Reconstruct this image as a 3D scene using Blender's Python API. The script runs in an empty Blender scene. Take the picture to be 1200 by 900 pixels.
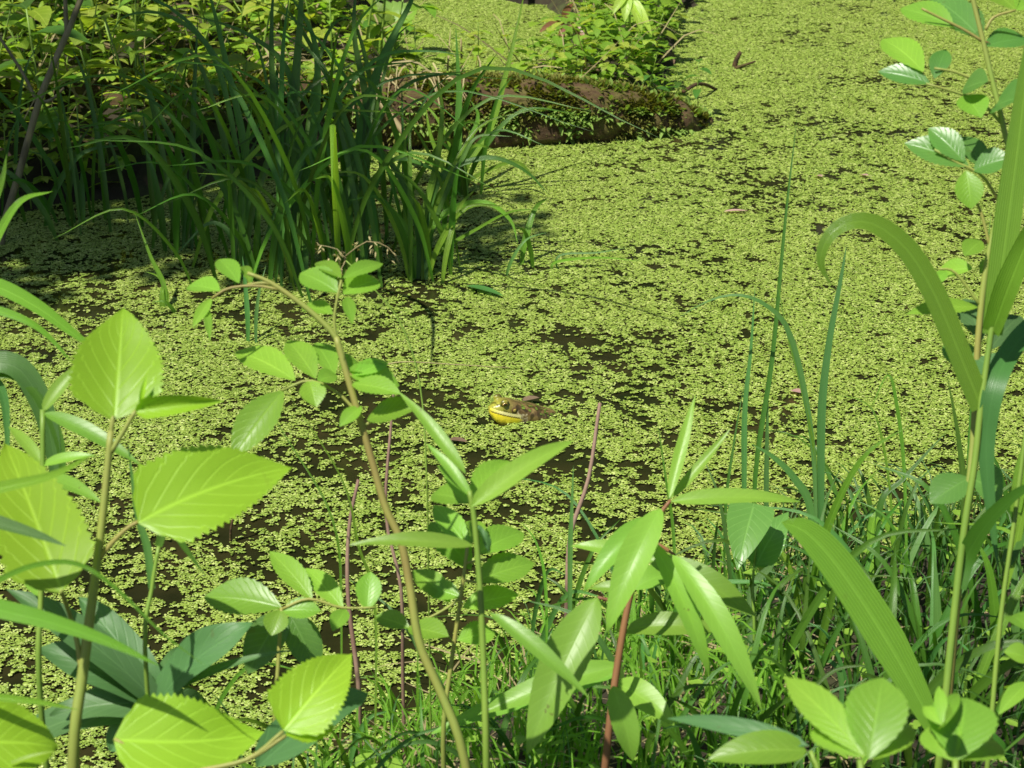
import bpy, bmesh, math, random
import numpy as np
from mathutils import Vector, Matrix, noise as mnoise
R = math.radians
rng = random.Random(7)
NP = np.random.default_rng(7)
scene = bpy.context.scene
# ------------------------------------------------------------------ camera, sky, sun, exposure
CAM_H, PITCH, F = 0.90, R(21.1), 2400.0          # F: focal length in pixels of the 1200 px wide photo
cam_d = bpy.data.cameras.new('camera'); cam = bpy.data.objects.new('camera', cam_d)
scene.collection.objects.link(cam); scene.camera = cam
cam.location = (0, 0, CAM_H); cam.rotation_euler = (R(90) - PITCH, 0, 0)
cam_d.sensor_width = 36; cam_d.lens = 36 * F / 1200
cam_d.clip_start = 0.02; cam_d.clip_end = 500
cam_d.dof.use_dof = True; cam_d.dof.focus_distance = 2.2; cam_d.dof.aperture_fstop = 26
SUN_EL, SUN_AZ = R(61), R(226)                    # azimuth clockwise from +Y
world = bpy.data.worlds.new('World'); scene.world = world; world.use_nodes = True
wn = world.node_tree.nodes; wl = world.node_tree.links; wn.clear()
sky = wn.new('ShaderNodeTexSky'); sky.sky_type = 'NISHITA'; sky.sun_disc = False
sky.sun_elevation = SUN_EL; sky.sun_rotation = SUN_AZ
bg = wn.new('ShaderNodeBackground'); bg.inputs[1].default_value = 0.06
wo = wn.new('ShaderNodeOutputWorld'); wl.new(sky.outputs[0], bg.inputs[0]); wl.new(bg.outputs[0], wo.inputs[0])
sd = bpy.data.lights.new('sun', 'SUN'); sd.energy = 4.8; sd.angle = R(0.55); sd.color = (1, 0.95, 0.86)
sun = bpy.data.objects.new('sun', sd); scene.collection.objects.link(sun)
TO_SUN = Vector((math.sin(SUN_AZ) * math.cos(SUN_EL), math.cos(SUN_AZ) * math.cos(SUN_EL), math.sin(SUN_EL)))
sun.rotation_euler = TO_SUN.to_track_quat('Z', 'Y').to_euler(); sun.location = TO_SUN * 20
vs = scene.view_settings; vs.view_transform = 'Standard'; vs.look = 'None'; vs.gamma = 1
vs.use_curve_mapping = False; vs.exposure = 0.62
scene.render.engine = 'CYCLES'
scene.cycles.max_bounces = 4; scene.cycles.diffuse_bounces = 3; scene.cycles.transmission_bounces = 4

# ------------------------------------------------------------------ helpers
CAM = Vector((0, 0, CAM_H))
FWD = Vector((0, math.cos(PITCH), -math.sin(PITCH))); RIGHT = Vector((1, 0, 0)); UPV = RIGHT.cross(FWD)
UP = Vector((0, 0, 1))
def P(x, y, d):                                   # photo pixel and distance -> place in the scene
    return CAM + d * (FWD + RIGHT * ((x - 600) / F) + UPV * ((450 - y) / F))
def on_water(x, y, z=0.0):
    v = FWD + RIGHT * ((x - 600) / F) + UPV * ((450 - y) / F)
    return CAM + v * ((CAM_H - z) / -v.z)
def link(o): scene.collection.objects.link(o); return o
def tag(o, label, cat, group=None, kind=None):
    if label: o['label'] = label
    if cat: o['category'] = cat
    if group: o['group'] = group
    if kind: o['kind'] = kind
    return o
def thing(name, label, cat, loc=(0, 0, 0), group=None):
    o = link(bpy.data.objects.new(name, None)); o.location = loc; o.empty_display_size = 0.05
    return tag(o, label, cat, group)
def mesh_obj(name, verts, faces, mat, parent=None, uvs=None, smooth=True):
    off = Vector(parent.matrix_basis.translation) if parent else Vector((0, 0, 0))
    if parent and parent.parent: off = off + Vector(parent.parent.matrix_basis.translation)
    me = bpy.data.meshes.new(name)
    me.from_pydata([tuple(Vector(v) - off) for v in verts], [], faces)
    if uvs is not None:
        uvl = me.uv_layers.new(name='UVMap')
        idx = np.empty(len(me.loops), dtype=np.int32); me.loops.foreach_get('vertex_index', idx)
        uvl.data.foreach_set('uv', np.asarray(uvs, dtype=np.float32)[idx].ravel())
    if smooth: me.polygons.foreach_set('use_smooth', [True] * len(me.polygons))
    me.materials.append(mat)
    o = link(bpy.data.objects.new(name, me)); o.parent = parent
    return o
def copy_tree(o, parent=None):
    c = o.copy(); link(c); c.parent = parent
    for ch in o.children: copy_tree(ch, c)
    return c
def catmull(pts, n):
    pts = [Vector(p) for p in pts]; m = len(pts); out = []
    ext = [pts[0] * 2 - pts[1]] + pts + [pts[-1] * 2 - pts[-2]]
    for k in range(n + 1):
        f = k / n * (m - 1); i = min(int(f), m - 2); t = f - i
        a, b, c, d = ext[i:i + 4]
        out.append(0.5 * ((2 * b) + (c - a) * t + (2 * a - 5 * b + 4 * c - d) * t * t + (3 * b - a - 3 * c + d) * t ** 3))
    return out
def vnoise(x, y, seed=0):                         # value noise, numpy
    xi = np.floor(x).astype(np.int64); yi = np.floor(y).astype(np.int64); fx = x - xi; fy = y - yi
    fx = fx * fx * (3 - 2 * fx); fy = fy * fy * (3 - 2 * fy)
    def h(a, b):
        n = (a * 374761393 + b * 668265263 + seed * 1442695041) & 0x7fffffff
        n = ((n ^ (n >> 13)) * 1274126177) & 0x7fffffff
        return ((n ^ (n >> 16)) & 0xffff) / 65535.0
    return (h(xi, yi) * (1 - fx) + h(xi + 1, yi) * fx) * (1 - fy) + (h(xi, yi + 1) * (1 - fx) + h(xi + 1, yi + 1) * fx) * fy
def fbm(x, y, seed=0, o=4):
    s = 0; a = 0.5; t = 0
    for k in range(o): s = s + a * vnoise(x, y, seed + k * 17); t += a; x = x * 2.03 + 5.1; y = y * 2.03 + 1.7; a *= 0.55
    return s / t

# ------------------------------------------------------------------ materials
def new_mat(name):
    m = bpy.data.materials.new(name); m.use_nodes = True; m.node_tree.nodes.clear()
    return m, m.node_tree.nodes, m.node_tree.links
class NB:                                          # tiny node helper
    def __init__(s, n, l): s.n = n; s.l = l
    def math(s, op, a, b=None, c=None):
        x = s.n.new('ShaderNodeMath'); x.operation = op
        for i, v in enumerate((a, b, c)):
            if v is None: continue
            if isinstance(v, (int, float)): x.inputs[i].default_value = v
            else: s.l.new(v, x.inputs[i])
        return x.outputs[0]
    def ramp(s, fac, stops):
        x = s.n.new('ShaderNodeValToRGB'); e = x.color_ramp.elements
        while len(e) < len(stops): e.new(0.5)
        for i, (p, c) in enumerate(stops): e[i].position = p; e[i].color = (*c, 1)
        s.l.new(fac, x.inputs[0]); return x.outputs[0]
    def noise(s, vec, scale, detail=3, rough=.55, w=None):
        x = s.n.new('ShaderNodeTexNoise'); x.inputs['Scale'].default_value = scale
        x.inputs['Detail'].default_value = detail; x.inputs['Roughness'].default_value = rough
        if w is not None: x.noise_dimensions = '4D'; s.l.new(w, x.inputs['W'])
        if vec is not None: s.l.new(vec, x.inputs['Vector'])
        return x.outputs[0]
    def mix(s, fac, a, b, mode='MIX'):
        x = s.n.new('ShaderNodeMix'); x.data_type = 'RGBA'; x.blend_type = mode
        for i, v in ((0, fac), (6, a), (7, b)):
            if isinstance(v, (int, float)): x.inputs[i].default_value = v
            elif isinstance(v, tuple): x.inputs[i].default_value = (*v, 1)
            else: s.l.new(v, x.inputs[i])
        return x.outputs[2]
def leaf_mat(name, c_lo, c_hi, trans=0.42, rough=0.42, nv=7.0, slope=0.55, vein=0.35, vcol=None, hue=0.03, kind='leaf', spots=0.25, tmul=1.5, bump=0.25, spec=0.45):
    m, n, l = new_mat(name); b = NB(n, l)
    uv = n.new('ShaderNodeUVMap'); uv.uv_map = 'UVMap'
    sep = n.new('ShaderNodeSeparateXYZ'); l.new(uv.outputs[0], sep.inputs[0])
    u, v = sep.outputs[0], sep.outputs[1]
    au = b.math('ABSOLUTE', b.math('SUBTRACT', u, 0.5))
    oi = n.new('ShaderNodeObjectInfo'); rnd = oi.outputs['Random']
    w10 = b.math('MULTIPLY', rnd, 37.0)
    tc = n.new('ShaderNodeTexCoord')
    if kind == 'leaf':
        mid = b.math('SMOOTH_MIN', b.math('MULTIPLY', au, 26.0), 1.0, 0.3)
        ph = b.math('FRACT', b.math('SUBTRACT', b.math('MULTIPLY', v, nv), b.math('MULTIPLY', au, nv * slope)))
        lat = b.math('MINIMUM', b.math('MULTIPLY', b.math('ABSOLUTE', b.math('SUBTRACT', ph, 0.5)), 9.0), 1.0)
        vm = b.math('MINIMUM', mid, b.math('ADD', b.math('MULTIPLY', lat, 0.55), 0.45))
    else:
        mid = b.math('MINIMUM', b.math('MULTIPLY', au, 16.0), 1.0)
        st = b.math('ADD', b.math('MULTIPLY', b.math('SINE', b.math('MULTIPLY', u, 75.0)), 0.18), 0.82)
        vm = b.math('MULTIPLY', b.math('ADD', b.math('MULTIPLY', mid, .5), .5), st)
    nz = b.noise(tc.outputs['Object'], 60.0, 3, .6, w10)
    nz2 = b.noise(uv.outputs[0], 2.5, 3, .6, w10)
    col = b.mix(b.math('ADD', b.math('MULTIPLY', nz2, 0.8), b.math('MULTIPLY', b.math('SUBTRACT', rnd, 0.5), 0.6)), c_lo, c_hi)
    vc = vcol or tuple(min(1, x * 1.7 + .03) for x in c_hi)
    col = b.mix(b.math('MULTIPLY', b.math('SUBTRACT', 1.0, vm), vein), col, vc)
    sp = b.math('MULTIPLY', b.math('GREATER_THAN', nz, 0.69), spots)
    col = b.mix(sp, col, (0.10, 0.07, 0.02))
    hsv = n.new('ShaderNodeHueSaturation'); l.new(col, hsv.inputs['Color'])
    l.new(b.math('ADD', b.math('MULTIPLY', b.math('SUBTRACT', rnd, .5), hue * 2), 0.5), hsv.inputs['Hue'])
    l.new(b.math('ADD', b.math('MULTIPLY', b.math('FRACT', b.math('MULTIPLY', rnd, 13.7)), 0.45), 0.78), hsv.inputs['Value'])
    col = hsv.outputs[0]
    bmp = n.new('ShaderNodeBump'); bmp.inputs['Strength'].default_value = bump; bmp.inputs['Distance'].default_value = 0.0015
    l.new(b.math('ADD', vm, b.math('MULTIPLY', nz, 0.6)), bmp.inputs['Height'])
    pr = n.new('ShaderNodeBsdfPrincipled'); l.new(col, pr.inputs['Base Color'])
    pr.inputs['Roughness'].default_value = rough; pr.inputs['Specular IOR Level'].default_value = spec
    l.new(bmp.outputs[0], pr.inputs['Normal'])
    tr = n.new('ShaderNodeBsdfTranslucent')
    l.new(b.mix(1.0, col, (tmul * 1.15, tmul * 1.1, tmul * 0.5), 'MULTIPLY'), tr.inputs[0])
    mx = n.new('ShaderNodeMixShader'); mx.inputs[0].default_value = trans
    l.new(pr.outputs[0], mx.inputs[1]); l.new(tr.outputs[0], mx.inputs[2])
    o = n.new('ShaderNodeOutputMaterial'); l.new(mx.outputs[0], o.inputs[0])
    return m
def plain_mat(name, stops, scale=40, rough=.7, detail=4, bump=.3, bdist=.003, spec=.3, coords='Object', stretch=None, scale2=None):
    m, n, l = new_mat(name); b = NB(n, l)
    tc = n.new('ShaderNodeTexCoord'); vec = tc.outputs[coords]
    if stretch:
        mp = n.new('ShaderNodeMapping'); mp.inputs['Scale'].default_value = stretch; l.new(vec, mp.inputs[0]); vec = mp.outputs[0]
    oi = n.new('ShaderNodeObjectInfo')
    nz = b.noise(vec, scale, detail, .6, b.math('MULTIPLY', oi.outputs['Random'], 29.0))
    f = nz
    if scale2: f = b.math('ADD', b.math('MULTIPLY', nz, .55), b.math('MULTIPLY', b.noise(vec, scale2, 3), .45))
    col = b.ramp(f, stops)
    pr = n.new('ShaderNodeBsdfPrincipled'); l.new(col, pr.inputs['Base Color'])
    pr.inputs['Roughness'].default_value = rough; pr.inputs['Specular IOR Level'].default_value = spec
    bmp = n.new('ShaderNodeBump'); bmp.inputs['Strength'].default_value = bump; bmp.inputs['Distance'].default_value = bdist
    l.new(nz, bmp.inputs['Height']); l.new(bmp.outputs[0], pr.inputs['Normal'])
    o = n.new('ShaderNodeOutputMaterial'); l.new(pr.outputs[0], o.inputs[0])
    return m
M = {}
M['mulberry'] = leaf_mat('mulberry_leaf', (.24, .43, .02), (.33, .54, .035), trans=.45, nv=6.5, slope=.75, vein=.45, rough=.42, hue=.008, spots=.1)
M['rose'] = leaf_mat('rose_leaflet', (.17, .35, .035), (.25, .45, .05), trans=.42, nv=9, slope=.5, vein=.28, rough=.38, hue=.012, spots=.12)
M['rose_dark'] = leaf_mat('rose_leaflet_dark', (.09, .23, .045), (.14, .30, .06), trans=.38, nv=9, slope=.5, vein=.3, rough=.33, hue=.012)  # darker copy of the rose leaflet colour
M['herb'] = leaf_mat('lanceolate_leaf', (.17, .34, .04), (.24, .43, .055), trans=.42, nv=12, slope=.25, vein=.12, rough=.4, hue=.014, spots=.5, bump=.09)
M['shade'] = leaf_mat('shaded_grey_green_leaf', (.07, .17, .055), (.11, .23, .07), trans=.38, nv=7, slope=.6, vein=.25, rough=.5, hue=.015)  # leaf colour dulled and darkened, mostly to stand in for shade
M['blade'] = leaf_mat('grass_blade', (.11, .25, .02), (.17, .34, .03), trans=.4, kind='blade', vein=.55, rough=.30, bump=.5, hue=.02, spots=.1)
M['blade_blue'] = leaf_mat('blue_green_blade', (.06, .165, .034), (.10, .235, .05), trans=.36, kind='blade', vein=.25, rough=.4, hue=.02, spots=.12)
M['blade_dark'] = leaf_mat('shaded_dark_blade', (.042, .12, .010), (.085, .205, .018), trans=.36, kind='blade', vein=.25, rough=.38, hue=.02, spots=.1)  # darker copy of the blade colour, also stands in for shaded grass
M['back'] = leaf_mat('undergrowth_leaf', (.13, .26, .02), (.28, .41, .045), trans=.45, nv=5, vein=.3, rough=.45, hue=.03, spots=.2)
M['back_yellow'] = leaf_mat('yellowish_undergrowth_leaf', (.20, .30, .03), (.36, .42, .07), trans=.42, nv=5, vein=.3, rough=.5, hue=.03, spots=.3)
M['back_dark'] = leaf_mat('dark_undergrowth_leaf', (.05, .13, .02), (.10, .21, .03), trans=.38, nv=6, vein=.3, rough=.4, hue=.02)
M['canopy'] = leaf_mat('canopy_leaf', (.05, .13, .02), (.09, .19, .03), trans=.3, nv=5)
M['red_leaf'] = leaf_mat('reddish_leaf', (.16, .06, .035), (.26, .12, .06), trans=.35, nv=6, hue=.02)
M['pale_leaf'] = leaf_mat('pale_leaf', (.30, .46, .05), (.42, .55, .09), trans=.45, nv=5, hue=.01)
M['straw'] = leaf_mat('dry_straw', (.24, .20, .08), (.42, .36, .18), trans=.2, kind='blade', vein=.2, hue=.006, rough=.7)
M['petal'] = leaf_mat('pink_petal', (.40, .24, .20), (.55, .38, .33), trans=.3, vein=.1, hue=.01)
M['stem'] = plain_mat('green_stem', [(.3, (.12, .22, .03)), (.7, (.20, .30, .045))], 30, .45, stretch=(1, 1, .25))
M['stem_tan'] = plain_mat('tan_stem', [(.3, (.20, .15, .05)), (.45, (.25, .25, .06)), (.7, (.19, .28, .05))], 14, .5, stretch=(1, 1, .4))
M['stem_red'] = plain_mat('red_stem', [(.3, (.15, .065, .035)), (.7, (.24, .12, .05))], 20, .5, stretch=(1, 1, .3))
M['stem_pink'] = plain_mat('dead_pink_stalk', [(.3, (.15, .085, .06)), (.7, (.27, .18, .13))], 40, .7, stretch=(1, 1, .3))
M['bark'] = plain_mat('sapling_bark', [(.3, (.10, .085, .045)), (.55, (.19, .17, .085)), (.8, (.30, .25, .16))], 60, .8, stretch=(1, 1, .2), bump=.5)
M['wood'] = plain_mat('rotten_wood', [(.3, (.020, .014, .008)), (.48, (.075, .045, .020)), (.58, (.10, .09, .022)), (.7, (.12, .075, .035)), (.82, (.22, .18, .11))], 26, .9, detail=8, stretch=(.45, 1, 1), bump=1.0, bdist=.012, scale2=90)
M['soil'] = plain_mat('bank_soil', [(.32, (.010, .008, .005)), (.5, (.03, .024, .013)), (.6, (.045, .055, .016)), (.8, (.10, .08, .045))], 22, .95, detail=7, bump=.9, bdist=.012, scale2=3)
M['moss'] = leaf_mat('moss', (.11, .12, .016), (.22, .23, .03), trans=.25, kind='blade', hue=.03, rough=.8, vein=0)
M['moss_bright'] = leaf_mat('bright_moss', (.13, .20, .025), (.25, .32, .06), trans=.3, kind='blade', hue=.03, rough=.7, vein=0)
M['litter'] = leaf_mat('dead_leaf', (.10, .06, .03), (.25, .17, .10), trans=.15, nv=5, hue=.02, rough=.7)

def water_mat():
    m, n, l = new_mat('murky_water'); b = NB(n, l)
    g = n.new('ShaderNodeNewGeometry')
    col = b.ramp(b.noise(g.outputs['Position'], 9, 5), [(.35, (.010, .012, .004)), (.6, (.026, .024, .008)), (.8, (.05, .036, .014))])
    pr = n.new('ShaderNodeBsdfPrincipled'); l.new(col, pr.inputs['Base Color']); pr.inputs['Roughness'].default_value = .12
    pr.inputs['IOR'].default_value = 1.33
    bmp = n.new('ShaderNodeBump'); bmp.inputs['Strength'].default_value = .08; bmp.inputs['Distance'].default_value = .004
    l.new(b.noise(g.outputs['Position'], 30, 2), bmp.inputs['Height']); l.new(bmp.outputs[0], pr.inputs['Normal'])
    o = n.new('ShaderNodeOutputMaterial'); l.new(pr.outputs[0], o.inputs[0]); return m
M['water'] = water_mat()
def weed_mat():
    m, n, l = new_mat('duckweed_frond'); b = NB(n, l)
    g = n.new('ShaderNodeNewGeometry'); oi = n.new('ShaderNodeObjectInfo'); r = oi.outputs['Random']
    ri = g.outputs['Random Per Island']
    col = b.ramp(b.math('ADD', b.math('MULTIPLY', r, .6), b.math('MULTIPLY', ri, .4)),
                 [(.05, (.06, .11, .010)), (.35, (.155, .235, .028)), (.7, (.23, .32, .048)), (.95, (.38, .45, .13))])
    big = b.noise(g.outputs['Position'], 3.0, 3)
    col = b.mix(b.math('MULTIPLY', b.math('SUBTRACT', big, .38), 1.6), col, b.mix(.45, col, (.25, .30, .055)))
    pr = n.new('ShaderNodeBsdfPrincipled'); l.new(col, pr.inputs['Base Color']); pr.inputs['Roughness'].default_value = .42
    pr.inputs['Specular IOR Level'].default_value = .4
    o = n.new('ShaderNodeOutputMaterial'); l.new(pr.outputs[0], o.inputs[0]); return m
M['weed'] = weed_mat()

# ------------------------------------------------------------------ ground and water
def edge_near(x): return np.interp(x, [-3, -.8, -.5, -.25, -.12, .08, .3, .6, 1.2, 3], [1.0, 1.05, 1.10, 1.20, 1.44, 1.64, 1.82, 1.93, 2.1, 2.3])
def edge_far(x): return np.interp(x, [-3, -1.2, -.75, -.4, -.2, .1, .28, .36, .42, .6, .9, 3], [2.75, 2.95, 3.08, 3.28, 3.40, 3.46, 3.55, 3.66, 3.8, 4.6, 6.1, 6.4])
def ground_h(x, y):
    x = np.asarray(x, float); y = np.asarray(y, float)
    wob = (fbm(x * 5, y * 5, 3) - .5) * .14
    dn = edge_near(x) - y + wob * .6
    hn = np.where(dn > 0, .13 * (1 - np.exp(-dn * 2.2)) + .02 * np.minimum(dn * 8, 1), np.maximum(dn * .9, -.22))
    df = y - edge_far(x) + wob
    hf = np.where(df > 0, .05 * np.minimum(df * np.where(x > .15, 3, 12), 1) + .10 * (1 - np.exp(-df * 1.2)), np.maximum(df * .9, -.22))
    xr = np.interp(y, [3.3, 3.5, 3.7, 4.2, 5.0, 6.0, 6.5, 7], [.3, .33, .38, .42, .46, .6, 1.2, 9]); side = np.clip((xr + wob * .3 - x) / .2, 0, 1)
    hf = np.where(hf > 0, hf * side - .02 * (1 - side), hf)
    dr = np.maximum(x - 2.9, y - 6.5) + wob
    hr = np.where(dr > 0, .06 * np.minimum(dr * 10, 1) + .35 * (1 - np.exp(-np.maximum(dr, 0) * .4)), np.maximum(dr * .9, -.22))
    h = np.maximum(np.maximum(hn, hf), hr)
    pool = np.exp(-(((x + .12) / .21) ** 2 + ((y - 4.5) / .42) ** 2))
    h = h - pool * .34
    spit = np.where((x > -.25) & (x < .4) & (y > 3.4) & (y < 4.8), .03, 0)
    h = h - spit
    return h + np.where(h > 0, (fbm(x * 14, y * 14, 9) - .5) * .045, 0)
def gh(x, y): return float(ground_h(np.array([x]), np.array([y]))[0])
def axis_coords(lo, hi, st, far):
    c = list(np.arange(lo, hi + 1e-6, st)); s = st
    a = hi
    while a < far: s *= 1.35; a += s; c.append(a)
    a = lo; s = st
    while a > -far: s *= 1.35; a -= s; c.insert(0, a)
    return np.array(c)
gx = axis_coords(-2.2, 3.2, .035, 150); gy = axis_coords(.2, 6.9, .035, 150)
GX, GY = np.meshgrid(gx, gy); GZ = ground_h(GX, GY)
nx, ny = len(gx), len(gy)
idx = np.arange(nx * ny).reshape(ny, nx)
fc = np.stack([idx[:-1, :-1], idx[:-1, 1:], idx[1:, 1:], idx[1:, :-1]], -1).reshape(-1, 4)
g = mesh_obj('ground', np.stack([GX, GY, GZ], -1).reshape(-1, 3).tolist(), fc.tolist(), M['soil']); tag(g, 'dark earth of the pond banks', None, kind='structure')
w = mesh_obj('water', [(-5, .9, 0), (6, .9, 0), (6, 8.5, 0), (-5, 8.5, 0)], [(0, 1, 2, 3)], M['water']); tag(w, 'dark still pond water between the duckweed', None, kind='structure')

# ------------------------------------------------------------------ leaf, blade, stem builders
def prof(shape, t):
    if shape == 'cordate': return min(1, (t / .10) ** .55) * (1 - max(0, (t - .28) / .72) ** 1.55) ** 1.0 * (1.0 if t > .02 else .5)
    if shape == 'ovate': return (max(t, 1e-4) ** .55) * ((1 - t) ** .85) / .565
    if shape == 'elliptic': return math.sin(math.pi * min(1, max(0, t)) ** .9) ** .92
    if shape == 'lance': return (max(t, 1e-4) ** .62) * ((1 - t) ** .95) / .505
    if shape == 'obovate': return (max(t, 1e-4) ** .9) * ((1 - t) ** .45) / .60
    return 1 - t
def leaf(parent, mat, P0, P2, width, shape='ovate', arch=.08, roll=0, fold=.3, teeth=0, serr=.06, wave=.0, seg=14, face=(.6, .7), side=0, name='leaf', nacross=2):
    P0 = Vector(P0); P2 = Vector(P2); L = (P2 - P0).length
    c = ((P0 + P2) / 2 - CAM); cd = -c.normalized()
    N0 = (cd * face[0] + UP * face[1]).normalized()
    ax = (P2 - P0).normalized(); N0 = (N0 - ax * N0.dot(ax)).normalized()
    N0 = Matrix.Rotation(roll, 3, ax) @ N0; S0 = ax.cross(N0)
    P1 = (P0 + P2) / 2 + N0 * arch * L * 2 + S0 * side * L * 2
    # widen so that the seen width is the one asked for
    k = max(.45, abs(S0.dot(cd.cross(ax).normalized())) if cd.cross(ax).length > .05 else 1)
    hw0 = width / 2 / k
    n = max(seg, teeth * 2) if teeth else seg
    verts, uvs, faces = [], [], []
    us = [i / nacross for i in range(-nacross, nacross + 1)]; m = len(us)
    ph = rng.random() * 6
    for i in range(n + 1):
        t = i / n
        q = P0 * (1 - t) ** 2 + P1 * 2 * t * (1 - t) + P2 * t * t
        T = ((P1 - P0) * (1 - t) + (P2 - P1) * t).normalized()
        N = (N0 - T * N0.dot(T)).normalized(); S = T.cross(N)
        hw = hw0 * max(.012, prof(shape, t))
        for u in us:
            e = 1.0
            if teeth and abs(u) == 1: e = 1 + (serr if i % 2 else -serr)
            wv = wave * hw0 * math.sin(ph + t * 9 + (2 if u > 0 else 0)) * abs(u)
            verts.append(q + S * u * hw * e * math.cos(fold) + N * (abs(u) ** 1.3 * hw * math.sin(fold) + wv) + T * (hw * .18 * abs(u) if teeth else 0))
            uvs.append((.5 + u * .5, t))
        if i:
            for j in range(m - 1):
                a = (i - 1) * m + j; faces.append((a, a + 1, a + 1 + m, a + m))
    return mesh_obj(name, verts, faces, mat, parent, uvs)
def ribbon(pts, width, n=16, twist=0, fold=.35, face=(.7, .5), taper=1.6, base=.35):
    q = catmull(pts, n); verts, uvs, faces = [], [], []; prevS = None
    for i, p in enumerate(q):
        t = i / n
        T = (q[min(i + 1, n)] - q[max(i - 1, 0)]).normalized()
        cd = (CAM - p).normalized(); N = (cd * face[0] + UP * face[1]); N = N - T * N.dot(T)
        if N.length < .05: N = UP - T * T.z
        N.normalize(); N = Matrix.Rotation(twist * (t - .3), 3, T) @ N; S = T.cross(N)
        if prevS is not None:
            if S.dot(prevS) < 0: S = -S; N = -N
            S = (S * .5 + prevS * .5).normalized(); N = S.cross(T)
        prevS = S
        hw = width / 2 * min(1, base + t * 2.6 * (1 - base)) * max(.02, (1 - t ** taper) ** .8)
        for u in (-1, 0, 1):
            verts.append(p + S * u * hw * math.cos(fold) + N * abs(u) * hw * math.sin(fold)); uvs.append((.5 + u * .5, t))
        if i:
            for j in range(2):
                a = (i - 1) * 3 + j; faces.append((a, a + 1, a + 4, a + 3))
    return verts, faces, uvs
def blade(parent, mat, pts, width, name='blade', **k):
    v, f, u = ribbon(pts, width, **k); return mesh_obj(name, v, f, mat, parent, u)
def tube_data(pts, radii, n=None, sides=7):
    n = n or max(6, (len(pts) - 1) * 4); q = catmull(pts, n) if len(pts) > 2 else [Vector(pts[0]).lerp(Vector(pts[1]), i / n) for i in range(n + 1)]
    verts, faces, uvs = [], [], []; ref = Vector((.3, -1, .2)).normalized()
    for i, p in enumerate(q):
        t = i / n; T = (q[min(i + 1, n)] - q[max(i - 1, 0)]).normalized()
        A = (ref - T * ref.dot(T)).normalized(); B = T.cross(A); ref = A
        r = radii[0] + (radii[-1] - radii[0]) * t if len(radii) < 3 else float(np.interp(t, np.linspace(0, 1, len(radii)), radii))
        for s in range(sides):
            a = 2 * math.pi * s / sides; verts.append(p + (A * math.cos(a) + B * math.sin(a)) * r); uvs.append((s / sides, t))
        if i:
            for s in range(sides):
                a = (i - 1) * sides; faces.append((a + s, a + (s + 1) % sides, a + sides + (s + 1) % sides, a + sides + s))
    faces.append(tuple(range(sides))[::-1]); faces.append(tuple(range(n * sides, (n + 1) * sides)))
    return verts, faces, uvs
def tube(parent, mat, pts, radii, name='stem', **k):
    v, f, u = tube_data(pts, radii, **k); return mesh_obj(name, v, f, mat, parent, u)
def rooted(pts, lean=(0, 0)):                      # carry a stem down into the ground
    p = Vector(pts[0]); x, y = p.x + lean[0], p.y + lean[1]; z = gh(x, y) - .02
    if p.z - z > .03: return [Vector((x, y, z)), Vector((p.x + lean[0] * .4, p.y + lean[1] * .4, z + (p.z - z) * .55))] + list(pts)
    return [Vector((x, y, z))] + list(pts)
def px(d, *pts): return [P(a[0], a[1], d + (a[2] if len(a) > 2 else 0)) for a in pts]
def plant(name, label, cat, stempts, group=None, lean=(0, 0)):
    pts = rooted(stempts, lean); b = pts[0].copy(); b.z = gh(b.x, b.y)
    return thing(name, label, cat, b, group), pts

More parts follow.
